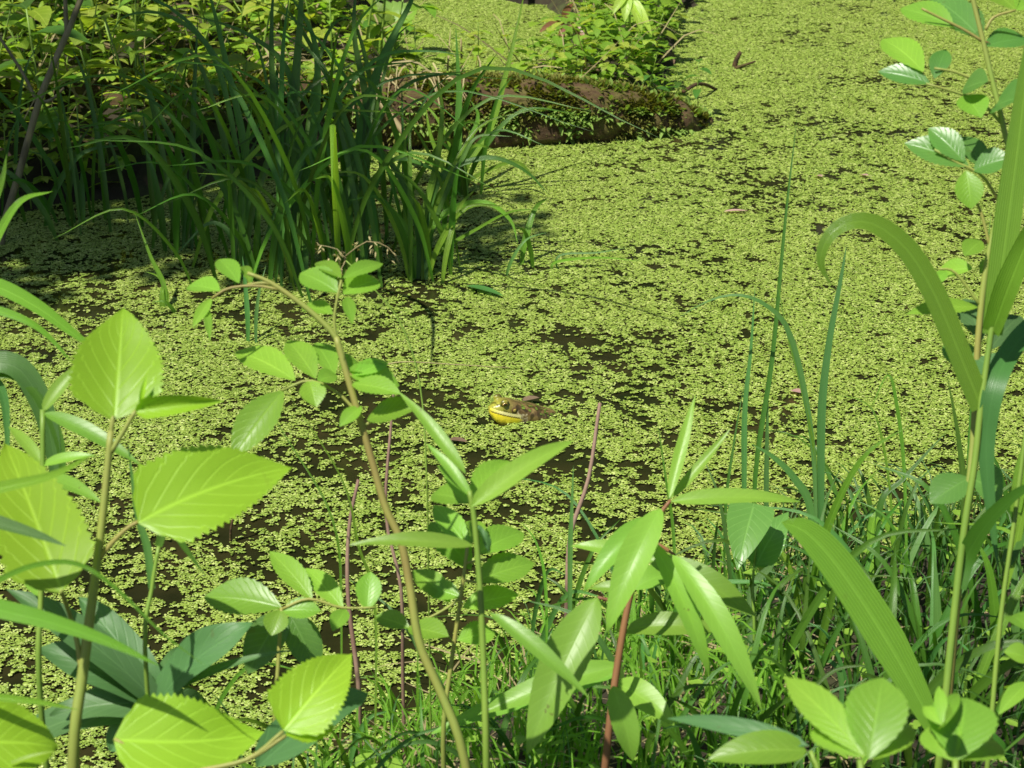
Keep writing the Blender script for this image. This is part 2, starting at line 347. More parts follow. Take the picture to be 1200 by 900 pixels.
# ------------------------------------------------------------------ duckweed (uncountable): small clumps of fronds on points
FROG = on_water(606, 491); FROG_YAW = math.atan2(-.42, -.91)
def build_duckweed():
    protos = bpy.data.collections.new('frond_clumps')
    for k in range(7):
        r = random.Random(50 + k); verts, faces = [], []
        for i in range(r.choice((4, 5, 6, 7, 8))):
            a0 = r.random() * 6.3; d = .0030 * (0 if i == 0 else r.uniform(.35, 1.25)); cx, cy = d * math.cos(a0), d * math.sin(a0)
            L, W = r.uniform(.0009, .0019), r.uniform(.0008, .0013); rot = r.random() * 6.3; tx, ty = r.uniform(-.18, .18), r.uniform(-.18, .18)
            z0 = r.uniform(.0004, .0014); b = len(verts); verts.append((cx, cy, z0 + .0005))
            for s in range(7):
                a = 2 * math.pi * s / 7; x, y = L * math.cos(a), W * math.sin(a)
                X, Y = x * math.cos(rot) - y * math.sin(rot), x * math.sin(rot) + y * math.cos(rot)
                verts.append((cx + X, cy + Y, z0 + X * tx + Y * ty))
            for s in range(7): faces.append((b, b + 1 + s, b + 1 + (s + 1) % 7))
        me = bpy.data.meshes.new('frond_clump'); me.from_pydata(verts, [], faces); me.materials.append(M['weed'])
        protos.objects.link(bpy.data.objects.new('frond_clump', me))
    pts = []
    def field(x0, x1, y0, y1, st):
        X, Y = np.meshgrid(np.arange(x0, x1, st), np.arange(y0, y1, st)); X = X.ravel(); Y = Y.ravel()
        X = X + NP.uniform(-.5, .5, X.size) * st; Y = Y + NP.uniform(-.5, .5, X.size) * st
        return X, Y
    out = []
    for (x0, x1, y0, y1, st) in ((-1.5, 1.6, 1.1, 3.3, .0043), (-1.2, 2.0, 3.3, 5.1, .0050), (-1.2, 3.0, 5.1, 6.6, .010), (1.6, 3.0, 1.5, 3.3, .010), (2.0, 3.0, 3.3, 5.1, .010)):
        X, Y = field(x0, x1, y0, y1, st)
        keep = ground_h(X, Y) < .004
        if st < .009: keep &= np.abs(X) < Y * .25 + .45
        X, Y = X[keep], Y[keep]
        fine = fbm(X * 105, Y * 105, 21, 2); mid = fbm(X * 34, Y * 34, 33, 3); big = fbm(X * 5, Y * 5, 47, 2)
        far = np.clip((Y - 1.6) / 2.8, 0, 1)
        thr = .50 - .02 * far
        val = fine * .42 + mid * .36 + big * .22 + .043 + far * .055
        for (bx, by, s, a) in DARKS: val = val - a * np.exp(-(((X - bx) / (s * 1.25)) ** 2 + ((Y - by) / s) ** 2))
        prob = np.clip((val - thr + .03) / .06, 0.07, 1)
        keep = NP.random(X.size) < prob
        # frog's own body
        dx, dy = X - FROG.x, Y - FROG.y; ca, sa = math.cos(-FROG_YAW), math.sin(-FROG_YAW)
        lx, ly = dx * ca - dy * sa, dx * sa + dy * ca
        keep &= ~((np.abs(ly) < .017) & (lx > -.035) & (lx < .030))
        out.append(np.stack([X[keep], Y[keep], np.full(keep.sum(), .0012), np.full(keep.sum(), 2.0 if st > .009 else 1.0 + .12 * (st > .0045))], -1))
    A = np.concatenate(out); print('duckweed clumps', len(A))
    me = bpy.data.meshes.new('duckweed'); me.vertices.add(len(A)); me.vertices.foreach_set('co', A[:, :3].astype(np.float32).ravel())
    at = me.attributes.new('size', 'FLOAT', 'POINT'); at.data.foreach_set('value', A[:, 3].astype(np.float32)); me.update()
    o = link(bpy.data.objects.new('duckweed', me)); me.materials.append(M['weed'])
    ng = bpy.data.node_groups.new('scatter', 'GeometryNodeTree')
    ng.interface.new_socket('Geometry', in_out='INPUT', socket_type='NodeSocketGeometry'); ng.interface.new_socket('Geometry', in_out='OUTPUT', socket_type='NodeSocketGeometry')
    n, l = ng.nodes, ng.links
    gi, go = n.new('NodeGroupInput'), n.new('NodeGroupOutput')
    ip = n.new('GeometryNodeInstanceOnPoints'); ci = n.new('GeometryNodeCollectionInfo'); ci.inputs[0].default_value = protos
    ci.inputs['Separate Children'].default_value = True; ci.inputs['Reset Children'].default_value = True
    rv = n.new('FunctionNodeRandomValue'); rv.data_type = 'FLOAT_VECTOR'; rv.inputs[0].default_value = (-.1, -.1, 0); rv.inputs[1].default_value = (.1, .1, 6.283)
    rs = n.new('FunctionNodeRandomValue'); rs.data_type = 'FLOAT'; rs.inputs[2].default_value = .75; rs.inputs[3].default_value = 1.25
    na = n.new('GeometryNodeInputNamedAttribute'); na.data_type = 'FLOAT'; na.inputs[0].default_value = 'size'
    mu = n.new('ShaderNodeMath'); mu.operation = 'MULTIPLY'; l.new(rs.outputs[1], mu.inputs[0]); l.new(na.outputs[0], mu.inputs[1])
    l.new(gi.outputs[0], ip.inputs['Points']); l.new(ci.outputs[0], ip.inputs['Instance']); ip.inputs['Pick Instance'].default_value = True
    l.new(rv.outputs[0], ip.inputs['Rotation']); l.new(mu.outputs[0], ip.inputs['Scale']); l.new(ip.outputs[0], go.inputs[0])
    o.modifiers.new('scatter', 'NODES').node_group = ng
    tag(o, 'yellow-green duckweed carpet covering the pond', 'duckweed', kind='stuff')
DARKS = []
for (x, y, s, a) in ((655, 395, .05, .13), (690, 425, .06, .16), (560, 400, .05, .1), (500, 480, .07, .12), (430, 475, .05, .08), (600, 555, .03, .06),
                     (700, 545, .05, .1), (190, 640, .03, .14), (60, 365, .07, .12), (265, 370, .06, .12), (40, 420, .06, .1), (985, 95, .05, .10), (900, 60, .04, .06),
                     (655, 335, .04, .06), (480, 350, .04, .08), (572, 497, .010, .25), (640, 470, .03, .12), (780, 510, .06, .06), (860, 640, .12, .10), (330, 620, .06, .05)):
    q = on_water(x, y); DARKS.append((q.x, q.y, s, a))
build_duckweed()

# ------------------------------------------------------------------ grass and litter nobody could count
def mass(name, label, cat, mat, gen, n):
    V, Fc, U = [], [], []
    for k in range(n):
        r = gen(k)
        if r is None: continue
        v, f, u = r; b = len(V); V += v; U += u; Fc += [tuple(i + b for i in q) for q in f]
    o = mesh_obj(name, V, Fc, mat, None, U); return tag(o, label, cat, kind='stuff')
def growing(x, y, h, w, lean, az, z=None, segs=5, curl=1.0, fold=.35, face=(.5, .3), twist=0):
    z = gh(x, y) - .005 if z is None else z; d = Vector((math.cos(az), math.sin(az), 0)); b = Vector((x, y, z))
    pts = [b, b + UP * h * .38 + d * h * lean * .15, b + UP * h * .74 + d * h * lean * .5, b + UP * h * (1 - .35 * curl * lean) + d * h * lean * 1.0]
    return ribbon(pts, w, n=segs, fold=fold, face=face, twist=twist)
def turf(k, x0, x1):
    for _ in range(20):
        x = rng.uniform(x0, x1); y = rng.uniform(.95, 2.1)
        e = float(edge_near(x)) - y
        if e < -.05 or (rng.random() < .35 and x < -.15): continue
        h = rng.uniform(.025, .09) * (1.25 if x > .25 else 1)
        return growing(x, y, h, rng.uniform(.0016, .004), rng.uniform(.1, .9), rng.uniform(0, 6.3), z=max(gh(x, y), 0) - .004, twist=rng.uniform(-1, 1))
mass('grass', 'short bright green grass at the foot of the rose shoots', 'grass', M['blade'], lambda k: turf(k, -.75, .22), 1900)
mass('grass', 'grass coloured dark as if shaded below the tall broad-bladed grass', 'grass', M['blade_dark'], lambda k: turf(k, .12, 1.0), 2300)  # this turf gets the darker blade colour in place of shade
mass('grass', 'bluish fine grass mixed into the near bank turf', 'grass', M['blade_blue'], lambda k: turf(k, -.4, 1.0), 1000)
def dry(k):
    x = rng.uniform(-.6, .3 if k % 4 else .9); y = float(edge_near(x)) - rng.uniform(-.05, .6); a = rng.uniform(0, 6.3); L = rng.uniform(.03, .12)
    z = max(gh(x, y), 0) + rng.uniform(.002, .02); d = Vector((math.cos(a), math.sin(a), 0)); b = Vector((x, y, z))
    return ribbon([b, b + d * L * .5 + UP * rng.uniform(0, .02), b + d * L + UP * rng.uniform(-.005, .02)], rng.uniform(.001, .003), n=4)
mass('dry_grass', 'dry straw lying among the near bank turf', 'dry grass', M['straw'], dry, 750)
def card(x, y, z, s, ln, tilt, az, seg=3):
    d = Vector((math.cos(az), math.sin(az), tilt)); return leaf_data(Vector((x, y, z)), Vector((x, y, z)) + d.normalized() * s, ln)
def leaf_data(a, b, w, fold=.25):
    ax = (b - a).normalized(); S = ax.cross(UP)
    S = S.normalized() if S.length > .1 else Vector((1, 0, 0)); N = S.cross(ax); v = []; u = []; f = []
    for i, (t, h) in enumerate(((0, .08), (.3, .9), (.62, .8), (1, .04))):
        p = a.lerp(b, t) - UP * (t * t * (b - a).length * .22)
        for s in (-1, 0, 1): v.append(p + S * s * h * w / 2 + N * abs(s) * h * w / 2 * fold); u.append((.5 + s * .5, t))
        if i:
            for j in (0, 1): q = (i - 1) * 3 + j; f.append((q, q + 1, q + 4, q + 3))
    return v, f, u
def litter(k):
    for _ in range(20):
        x = rng.uniform(-1.6, .5); y = rng.uniform(2.9, 5.4)
        if gh(x, y) > .004: return card(x, y, gh(x, y) + .006, rng.uniform(.02, .05), rng.uniform(.015, .03), rng.uniform(-.1, .3), rng.uniform(0, 6.3))
mass('leaf_litter', 'brown dead leaves strewn over the far bank', 'leaf litter', M['litter'], litter, 500)
def dry_far(k):
    for _ in range(20):
        x = rng.uniform(-1.5, .35); y = rng.uniform(3.2, 5.2)
        if gh(x, y) < .02: continue
        a = rng.uniform(0, 6.3); L = rng.uniform(.06, .22); d = Vector((math.cos(a), math.sin(a), 0)); b = Vector((x, y, gh(x, y) + .01))
        return ribbon([b, b + d * L * .5 + UP * rng.uniform(.02, .12), b + d * L + UP * rng.uniform(.0, .14)], rng.uniform(.002, .005), n=5, base=.9)
def cover(k, x0=-1.7, x1=.42, y0=2.95, y1=5.6):
    for _ in range(20):
        x = rng.uniform(x0, x1); y = rng.uniform(y0, y1)
        z = gh(x, y)
        if z > (.03 if -.4 < x < .2 else .008): return card(x, y, z + rng.uniform(.005, .09), rng.uniform(.018, .045), rng.uniform(.012, .028), rng.uniform(-.2, .8), rng.uniform(0, 6.3))
mass('ground_cover', 'small bright leaves of ground cover on the far bank', 'ground cover', M['back'], cover, 3600)
mass('ground_cover', 'yellowish small leaves mixed into the far bank undergrowth', 'ground cover', M['back_yellow'], cover, 1500)
mass('dry_grass', 'dead stems and straw tangled in the far bank undergrowth', 'dry grass', M['straw'], dry_far, 420)
mass('ground_cover', 'small leaves carpeting the spit behind the mossy log', 'ground cover', M['back'], lambda k: cover(k, .06, .42, 3.62, 4.9), 800)
def cover_near(k):
    x = rng.uniform(-.5, .9); y = float(edge_near(x)) - rng.uniform(.12, .6); z = gh(x, y)
    return card(x, y, z + rng.uniform(.005, .05), rng.uniform(.008, .022), rng.uniform(.006, .015), rng.uniform(-.1, .6), rng.uniform(0, 6.3))
mass('ground_cover', 'tiny round leaves creeping through the near bank grass', 'ground cover', M['herb'], cover_near, 900)

# ------------------------------------------------------------------ far bank: log, moss, herbs
lg = thing('fallen_log', 'rotting mossy log lying along the far water edge', 'log', (0, 3.5, 0))
lp = [Vector((-1.05, 3.42, .045)), Vector((-.6, 3.52, .05)), Vector((-.2, 3.52, .045)), Vector((.1, 3.56, .035)), Vector((.27, 3.60, .012)), Vector((.36, 3.66, -.02))]
v, f, u = tube_data(lp, [.07, .07, .072, .066, .05, .022], n=70, sides=26)
for i, q in enumerate(v):
    nn = mnoise.noise(Vector((q.x * 9, q.y * 30, q.z * 30))) * .022 + mnoise.noise(Vector((q.x * 40, q.y * 50, q.z * 50))) * .010
    c = min(lp, key=lambda p: abs(p.x - q.x)); v[i] = q + (q - Vector((q.x, c.y, c.z))).normalized() * nn
log_o = mesh_obj('trunk', v, f, M['wood'], lg, u)
def moss(k):
    t = rng.random(); p = catmull(lp, 40)[int(t * 39)]; a = rng.gauss(2.2, .75); r = float(np.interp(t, np.linspace(0, 1, 6), [.07, .07, .072, .066, .05, .022])) * .97
    if mnoise.noise(Vector((p.x * 8, a * 2, 0))) < -.33 - .2 * (a < 2): return None
    nrm = Vector((0, math.cos(a), math.sin(a))); b = p + nrm * r + Vector((rng.uniform(-.015, .015), 0, 0))
    tip = b + (nrm + Vector((rng.uniform(-.7, .7), rng.uniform(-.7, .7), rng.uniform(-.3, .6)))).normalized() * rng.uniform(.006, .02)
    return leaf_data(b, tip, rng.uniform(.003, .007))
V, Fc, U = [], [], []
for k in range(26000):
    r_ = moss(k)
    if r_: b_ = len(V); V += r_[0]; U += r_[2]; Fc += [tuple(i + b_ for i in q) for q in r_[1]]
mo = mesh_obj('moss', V, Fc, M['moss'], lg, U); mo['kind'] = 'stuff'
V, Fc, U = [], [], []; lq = catmull(lp, 60)
for k in range(7000):
    t_ = rng.random() ** .8; p = lq[int(t_ * 59)]; a = rng.choice((rng.gauss(2.95, .22), rng.gauss(2.2, .7))); rad = float(np.interp(t_, np.linspace(0, 1, 6), [.07, .07, .072, .066, .05, .022]))
    if mnoise.noise(Vector((p.x * 16, a * 3, 4))) < .02: continue
    nrm = Vector((0, math.cos(a), math.sin(a))); b = p + nrm * rad + Vector((rng.uniform(-.02, .02), 0, 0))
    r_ = leaf_data(b, b + (nrm + Vector((rng.uniform(-.8, .8), rng.uniform(-.5, .5), rng.uniform(-.5, .6)))).normalized() * rng.uniform(.008, .024), rng.uniform(.005, .011)); b_ = len(V); V += r_[0]; U += r_[2]; Fc += [tuple(i + b_ for i in q) for q in r_[1]]
mo = mesh_obj('moss', V, Fc, M['moss_bright'], lg, U); mo['kind'] = 'stuff'; mo['label'] = 'brighter leafy moss along the foot of the log'
# dry grass hanging over the log
dg = thing('dead_grass_tuft', 'tuft of dry tan grass hanging over the mossy log', 'dry grass', (-.18, 3.46, .12))
for k in range(26):
    x = -.24 + rng.gauss(.04, .055); b = Vector((x, 3.50, .125 + rng.uniform(-.01, .02)))
    e = b + Vector((rng.gauss(.0, .04), -rng.uniform(.03, .075), -rng.uniform(.03, .12)))
    blade(dg, M['straw'], [b, b.lerp(e, .45) + UP * .025, e], rng.uniform(.0025, .005), name='straw', n=6, base=.8)
# a dead stick leaning on the bank
st = thing('stick', 'pale broken stick leaning down to the water beside the log', 'stick', on_water(478, 158))
tube(st, M['straw'], [P(436, 106, 3.42), P(452, 128, 3.40), P(478, 162, 3.36)], [.008, .005], name='branch')

def herb_proto(name, kind, seed, mat=None):
    r = random.Random(seed); t = thing(name, '', None, (0, 0, 0)); mat = mat or M['back']
    H = {'opposite': .17, 'trifoliate': .13, 'lance': .19, 'broad': .15}[kind] * r.uniform(.85, 1.15)
    lx, ly = r.uniform(-.03, .03), r.uniform(-.03, .03)
    sp = [Vector((0, 0, -.02)), Vector((lx * .3, ly * .3, H * .4)), Vector((lx, ly, H))]
    tube(t, M['stem'], sp, [.0024, .0012], n=5, sides=5)
    q = catmull(sp, 20); lm = {}
    def add(b, az, el, L, W, shape):
        d = Vector((math.cos(az) * math.cos(el), math.sin(az) * math.cos(el), math.sin(el)))
        v, f, u = [], [], []; S = d.cross(UP).normalized(); N = S.cross(d)
        for i in range(6):
            tt = i / 5; h = W / 2 * max(.04, prof(shape, tt)); p = b + d * L * tt - UP * L * .35 * tt * tt
            for s in (-1, 0, 1): v.append(p + S * s * h + N * abs(s) * h * .3); u.append((.5 + s * .5, tt))
            if i:
                for j in (0, 1): a = (i - 1) * 3 + j; f.append((a, a + 1, a + 4, a + 3))
        mesh_obj('leaf', v, f, mat, t, u)
    a = r.random() * 6
    if kind == 'opposite':
        for k in range(5):
            b = q[5 + k * 3 + 3 if k < 4 else 20]; a += 1.57 + r.uniform(-.3, .3); s = 1 - .12 * k
            for s2 in (0, 3.14): add(b, a + s2 + r.uniform(-.2, .2), r.uniform(.05, .5), .055 * s * r.uniform(.8, 1.2), .026 * s, 'ovate')
    elif kind == 'trifoliate':
        for k in range(5):
            b = q[8 + k * 3]; a += 2.2; c = b + Vector((math.cos(a), math.sin(a), .6)) * .035
            tube(t, M['stem'], [b, c], [.001, .0008], name='leaf_stalk', n=2, sides=4)
            for s2 in (-1.1, 0, 1.1): add(c, a + s2, r.uniform(0, .3), .034 * r.uniform(.85, 1.15), .024, 'elliptic')
    elif kind == 'lance':
        for k in range(11): a += 2.4; add(q[4 + int(k * 1.6)], a, r.uniform(.2, .9), .075 * (1 - k * .045), .017, 'lance')
    else:
        for k in range(5): a += 2.4; add(q[8 + k * 3], a, r.uniform(.0, .4), .07 * r.uniform(.8, 1.2), .052, 'ovate')
    return t
protos = [herb_proto('leafy_herb', 'opposite', 1), herb_proto('leafy_herb', 'opposite', 2, M['back_yellow']), herb_proto('three_leaved_herb', 'trifoliate', 3),
          herb_proto('narrow_leaved_herb', 'lance', 4), herb_proto('broad_leaved_herb', 'broad', 5), herb_proto('broad_leaved_herb', 'broad', 6, M['back_dark']), herb_proto('three_leaved_herb', 'trifoliate', 8, M['back_yellow'])]
HL = {'leafy_herb': ('herb with paired pointed leaves', 'leafy herbs'), 'three_leaved_herb': ('herb with leaflets in threes', 'three leaved herbs'),
      'narrow_leaved_herb': ('upright herb with narrow leaves', 'narrow leaved herbs'), 'broad_leaved_herb': ('herb with wide soft leaves', 'broad leaved herbs')}
used = set(); spots = []
hr = random.Random(99)
while len(spots) < 230:
    x = hr.uniform(-1.25, -.12); y = hr.uniform(3.2, 5.1)
    if abs(x) > y * .25 + .18 or gh(x, y) < .02 or (x > -.34 and y > 3.7): continue
    if abs(y - 3.5) < .1 and x > -.3: continue
    spots.append((x, y, hr.uniform(.8, 1.6)))
for k_ in range(34): x = hr.uniform(-.95, -.3); y = float(edge_far(x)) + hr.uniform(.0, .16); spots.append((x, y, hr.uniform(.5, .9)))
k_ = 0
while k_ < 46:
    x = hr.uniform(-.06, .36); y = hr.uniform(3.66, 4.75)
    if gh(x, y) < .012 or (x < .1 and y > 3.85): continue
    spots.append((x, y, hr.uniform(.4, .8))); k_ += 1
for k_ in range(22): x = hr.uniform(.02, .34); y = 3.52 + x * .25 + hr.uniform(0, .16); spots.append((x, y, hr.uniform(.3, .5)))
for (x, y, s) in spots:
    pr_ = hr.choice(protos); base = pr_.name.split('.')[0]
    o = pr_ if pr_.name not in used else copy_tree(pr_); used.add(pr_.name)
    o.location = (x, y, max(gh(x, y), .0 if abs(y - 3.58) > .14 or x < 0 else .035)); o.rotation_euler = (hr.uniform(-.2, .2), hr.uniform(-.2, .2), hr.uniform(0, 6.3)); o.scale = (s, s, s)
    sz = 'tall' if s > 1.25 else 'small' if s < .95 else 'mid-sized'
    zone = ('behind the mossy log', 'behind the log') if x > -.1 else ('at the shaded foot of the bank', 'at the bank foot') if y < 3.75 else ('in the sunlit undergrowth far from the water', 'in the undergrowth')
    tag(o, sz + ' ' + HL[base][0] + ' ' + zone[0], 'herb', sz + ' ' + HL[base][1] + ' ' + zone[1])
for p_ in protos:
    if p_.name not in used:
        for c in list(p_.children): bpy.data.objects.remove(c)
        bpy.data.objects.remove(p_)
# the red-leaved and the pale plant on the spit
b_ = on_water(662, 78, .02)
rp = thing('reddish_seedling', 'seedling with dull red drooping leaves behind the mossy log', 'seedling', (b_.x, b_.y, gh(b_.x, b_.y)))
d_ = (b_ - CAM).dot(FWD)
tube(rp, M['stem_red'], rooted(px(d_, (660, 60), (662, 25))), [.0025, .0015])
for (a, b, c, e, w_) in ((661, 28, 632, 38, 16), (661, 26, 688, 48, 15), (662, 24, 655, 55, 12), (661, 25, 672, 4, 14)): leaf(rp, M['red_leaf'], P(a, b, d_), P(c, e, d_ - .03), w_ * d_ / F, 'ovate', seg=8)
d_ = 3.9; plp, pts_ = plant('pale_leaved_plant', 'seedling with large hanging pale yellow-green leaves on the far bank', 'seedling', px(d_, (738, 20), (735, -8)))
tube(plp, M['stem'], pts_, [.003, .002])
for (a, b, c, e, w_) in ((735, -8, 718, 17, 16), (736, -8, 732, 26, 20), (738, -8, 752, 38, 18), (738, -6, 764, 42, 15), (736, -8, 760, -20, 20)): leaf(plp, M['pale_leaf'], P(a, b, d_), P(c, e, d_ - .02), w_ * d_ / F, 'ovate', seg=8)
bl, pts_ = plant('large_leaved_plant', 'plant with big pale lobed leaves at the back of the undergrowth', 'plant', px(4.0, (442, 70), (448, 40)))
tube(bl, M['stem'], pts_, [.003, .002])
for (a, b, c, e, w_) in ((448, 40, 490, 8, 44), (448, 42, 455, 66, 40), (446, 40, 405, 30, 36), (448, 40, 440, 0, 34)): leaf(bl, M['back'], P(a, b, 4.0), P(c, e, 4.0), w_ * 4 / F, 'cordate', seg=12, teeth=8, serr=.1)

# ------------------------------------------------------------------ trees at the left
def depth_of(q): return (q - CAM).dot(FWD)
d_ = 3.03
sp_, pts_ = plant('bare_sapling', 'thin bare brown sapling stem rising at the edge of the far bank', 'sapling', px(d_, (2, 280), (22, 205), (45, 122), (62, 78), (79, 38), (98, -10), (125, -90)))
tube(sp_, M['bark'], pts_, [.0062, .0055, .005, .004], name='trunk', n=40)
for q, w_ in (([(45, 122), (28, 88), (5, 52), (-30, 0)], .003), ([(45, 120), (60, 117), (75, 103)], .0032), ([(79, 38), (77, 15), (76, -30)], .0042), ([(10, 246), (22, 234), (32, 230)], .003)):
    tube(sp_, M['bark'], px(d_, *q), [w_, w_ * .6], name='twig', n=8)
tr = thing('overhanging_tree', 'leafy tree overhanging the left end of the pond', 'tree', (-2.9, 3.7, gh(-2.9, 3.7)))
top = Vector((-2.3, 3.2, 2.6))
tube(tr, M['bark'], [Vector((-2.9, 3.7, -.05)), Vector((-2.75, 3.6, 1.0)), Vector((-2.5, 3.4, 1.9)), top], [.07, .055, .035, .02], name='trunk', n=20, sides=10)
BL = [((-.98, 2.78, .1), .36, 900), ((-1.05, 3.1, .1), .28, 520), ((-.62, 2.98, .15), .27, 520), ((-.33, 2.9, .24), .27, 430), ((-.45, 3.32, .1), .13, 110)]
V, Fc, U = [], [], []
tr_r = random.Random(4)
for (c, r_, n_) in BL:
    c = Vector(c) + TO_SUN * 2.15
    tube(tr, M['bark'], [top + (c - top) * .0 - Vector((.1, -.1, .5)), (top + c) / 2 + UP * .12, c], [.014, .005], name='limb', n=8)
    for k in range(n_):
        d = Vector((tr_r.gauss(0, 1), tr_r.gauss(0, 1), tr_r.gauss(0, .6))); d = d.normalized() * r_ * (tr_r.random() ** .4)
        a = c + d; az = tr_r.uniform(0, 6.3); L = tr_r.uniform(.04, .075)
        v_, f_, u_ = leaf_data(a, a + Vector((math.cos(az), math.sin(az), tr_r.uniform(-.6, .3))) * L, L * .6); b_ = len(V); V += v_; U += u_; Fc += [tuple(i + b_ for i in q) for q in f_]
mesh_obj('crown', V, Fc, M['canopy'], tr, U)

for i, (x, y, h_, lab) in enumerate(((-4.6, 6.6, 5.2, 'added unseen tree on the shaded bank behind the undergrowth'), (-2.6, 8.8, 6.0, 'added unseen tall tree behind the small pool'), (-.2, 9.6, 5.6, 'added unseen slim tree on the far shore facing the log'), (2.0, 9.2, 6.2, 'added unseen tall tree at the head of the pond'), (4.4, 8.2, 5.4, 'added unseen spreading tree on the corner of the far shore'), (.9, 8.5, 4.6, 'added unseen young tree between the taller far shore trees'), (3.2, 8.9, 5.2, 'added unseen bushy tree on the far shore beyond open duckweed'), (-1.5, 9.3, 5.0, 'added unseen narrow tree behind the undergrowth and pool'), (5.4, 5.4, 5.0, 'added unseen tree standing on the open side of the pond'))):  # trees out of view, added so the water gaps mirror dark foliage
    z = gh(x, y); t = thing('unseen_tree', lab, 'tree', (x, y, z)); V, Fc, U = [], [], []
    tube(t, M['bark'], [Vector((x, y, z - .1)), Vector((x + .1, y, h_ * .4)), Vector((x - .1, y + .1, h_ * .9))], [.13, .09, .03], name='trunk', n=12, sides=10)
    for k in range(6):
        a = tr_r.uniform(0, 6.3); zz = h_ * tr_r.uniform(.25, .8); tube(t, M['bark'], [Vector((x, y, zz)), Vector((x + math.cos(a) * .6, y + math.sin(a) * .6, zz + .3)), Vector((x + math.cos(a) * 1.2, y + math.sin(a) * 1.2, zz + .5))], [.04, .012], name='limb', n=6)
    for k in range(1500):
        u_ = tr_r.random(); rad = (1.5 * math.sin(math.pi * min(1, .12 + u_ * .88)) + .2) * tr_r.random() ** .5; an = tr_r.uniform(0, 6.3); a = Vector((x + rad * math.cos(an), y + rad * math.sin(an), h_ * (.1 + .95 * u_)))
        L = tr_r.uniform(.16, .34); az = tr_r.uniform(0, 6.3); v_, f_, u2 = leaf_data(a, a + Vector((math.cos(az), math.sin(az), tr_r.uniform(-.6, .4))) * L, L * .7); b_ = len(V); V += v_; U += u2; Fc += [tuple(i_ + b_ for i_ in q) for q in f_]
    mesh_obj('crown', V, Fc, M['canopy'], t, U)

# ------------------------------------------------------------------ tall grass tufts standing in the shallow water
def tuft(label, bx, by, manual, n, hlo, hhi, mats, seed, wlo=.006, whi=.014, spread=.045, group=None, name='grass_tuft', leans=(.2, 1.15), d=None):
    r = random.Random(seed); b = on_water(bx, by) if d is None else P(bx, by, d)
    z = max(0.0, gh(b.x, b.y)); b = Vector((b.x, b.y, z - .01)); dd = depth_of(b)
    t = thing(name, label, 'grass', (b.x, b.y, z), group)
    for (pts, w_, mt) in manual:
        w3 = [P(q[0], q[1], dd + (q[2] if len(q) > 2 else 0)) for q in pts]
        s = b + Vector((w3[0].x - b.x, r.uniform(-.5, .5) * spread, 0)) if abs(w3[0].x - b.x) < .06 else b
        blade(t, M[mt], [Vector((s.x, s.y, z - .01))] + w3, w_ * dd / F, n=20, twist=r.uniform(-.6, .6))
    for k in range(n):
        x, y = b.x + r.gauss(0, spread), b.y + r.gauss(0, spread)
        v, f, u = growing(x, y, r.uniform(hlo, hhi), r.uniform(wlo, whi), r.uniform(*leans), r.uniform(0, 6.3), z=z - .01, segs=15, curl=r.uniform(.5, 1.2), twist=r.uniform(-1.5, 1.5))
        mesh_obj('blade', v, f, M[r.choice(mats)], t, u)
    return t
D, B_, U_ = 'blade_dark', 'blade', 'blade_blue'
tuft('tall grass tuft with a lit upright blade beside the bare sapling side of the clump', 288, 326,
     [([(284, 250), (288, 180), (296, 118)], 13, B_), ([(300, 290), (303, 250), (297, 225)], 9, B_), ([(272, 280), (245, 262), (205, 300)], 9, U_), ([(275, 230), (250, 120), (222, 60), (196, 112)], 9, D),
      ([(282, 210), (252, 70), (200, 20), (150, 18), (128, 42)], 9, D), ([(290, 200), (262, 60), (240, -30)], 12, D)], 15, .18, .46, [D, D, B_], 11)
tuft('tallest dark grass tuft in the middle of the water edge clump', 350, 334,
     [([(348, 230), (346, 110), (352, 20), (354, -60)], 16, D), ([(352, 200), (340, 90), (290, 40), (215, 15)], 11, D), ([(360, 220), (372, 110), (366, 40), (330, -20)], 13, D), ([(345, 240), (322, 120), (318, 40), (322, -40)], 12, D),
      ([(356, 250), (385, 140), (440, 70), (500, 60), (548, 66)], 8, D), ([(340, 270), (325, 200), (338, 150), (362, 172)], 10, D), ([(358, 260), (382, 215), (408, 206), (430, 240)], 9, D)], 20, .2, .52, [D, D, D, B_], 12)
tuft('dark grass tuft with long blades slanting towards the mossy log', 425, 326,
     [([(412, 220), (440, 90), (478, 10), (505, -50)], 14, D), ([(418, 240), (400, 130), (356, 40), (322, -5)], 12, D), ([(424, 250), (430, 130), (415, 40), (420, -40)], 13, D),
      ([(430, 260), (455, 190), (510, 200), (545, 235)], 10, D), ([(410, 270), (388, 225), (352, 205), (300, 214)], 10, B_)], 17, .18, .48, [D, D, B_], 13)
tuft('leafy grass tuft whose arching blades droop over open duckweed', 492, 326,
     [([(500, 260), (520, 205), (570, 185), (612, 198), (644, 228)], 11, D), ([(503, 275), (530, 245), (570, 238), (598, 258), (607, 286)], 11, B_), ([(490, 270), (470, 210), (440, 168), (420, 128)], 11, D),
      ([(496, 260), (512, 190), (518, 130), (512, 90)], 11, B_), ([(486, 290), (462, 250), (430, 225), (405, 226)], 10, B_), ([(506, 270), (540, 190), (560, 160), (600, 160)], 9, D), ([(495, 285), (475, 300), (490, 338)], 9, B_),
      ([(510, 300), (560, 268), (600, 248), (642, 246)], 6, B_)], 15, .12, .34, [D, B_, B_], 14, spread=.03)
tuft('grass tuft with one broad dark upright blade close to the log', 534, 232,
     [([(536, 180), (538, 110), (534, 30)], 13, D), ([(540, 190), (560, 140), (552, 118)], 9, B_), ([(520, 200), (505, 160), (498, 120)], 8, B_), ([(545, 200), (575, 150), (592, 90), (604, 40), (616, -15)], 10, B_), ([(545, 215), (600, 190), (625, 208), (638, 226)], 7, B_)], 10, .1, .25, [D, B_], 15, spread=.025)
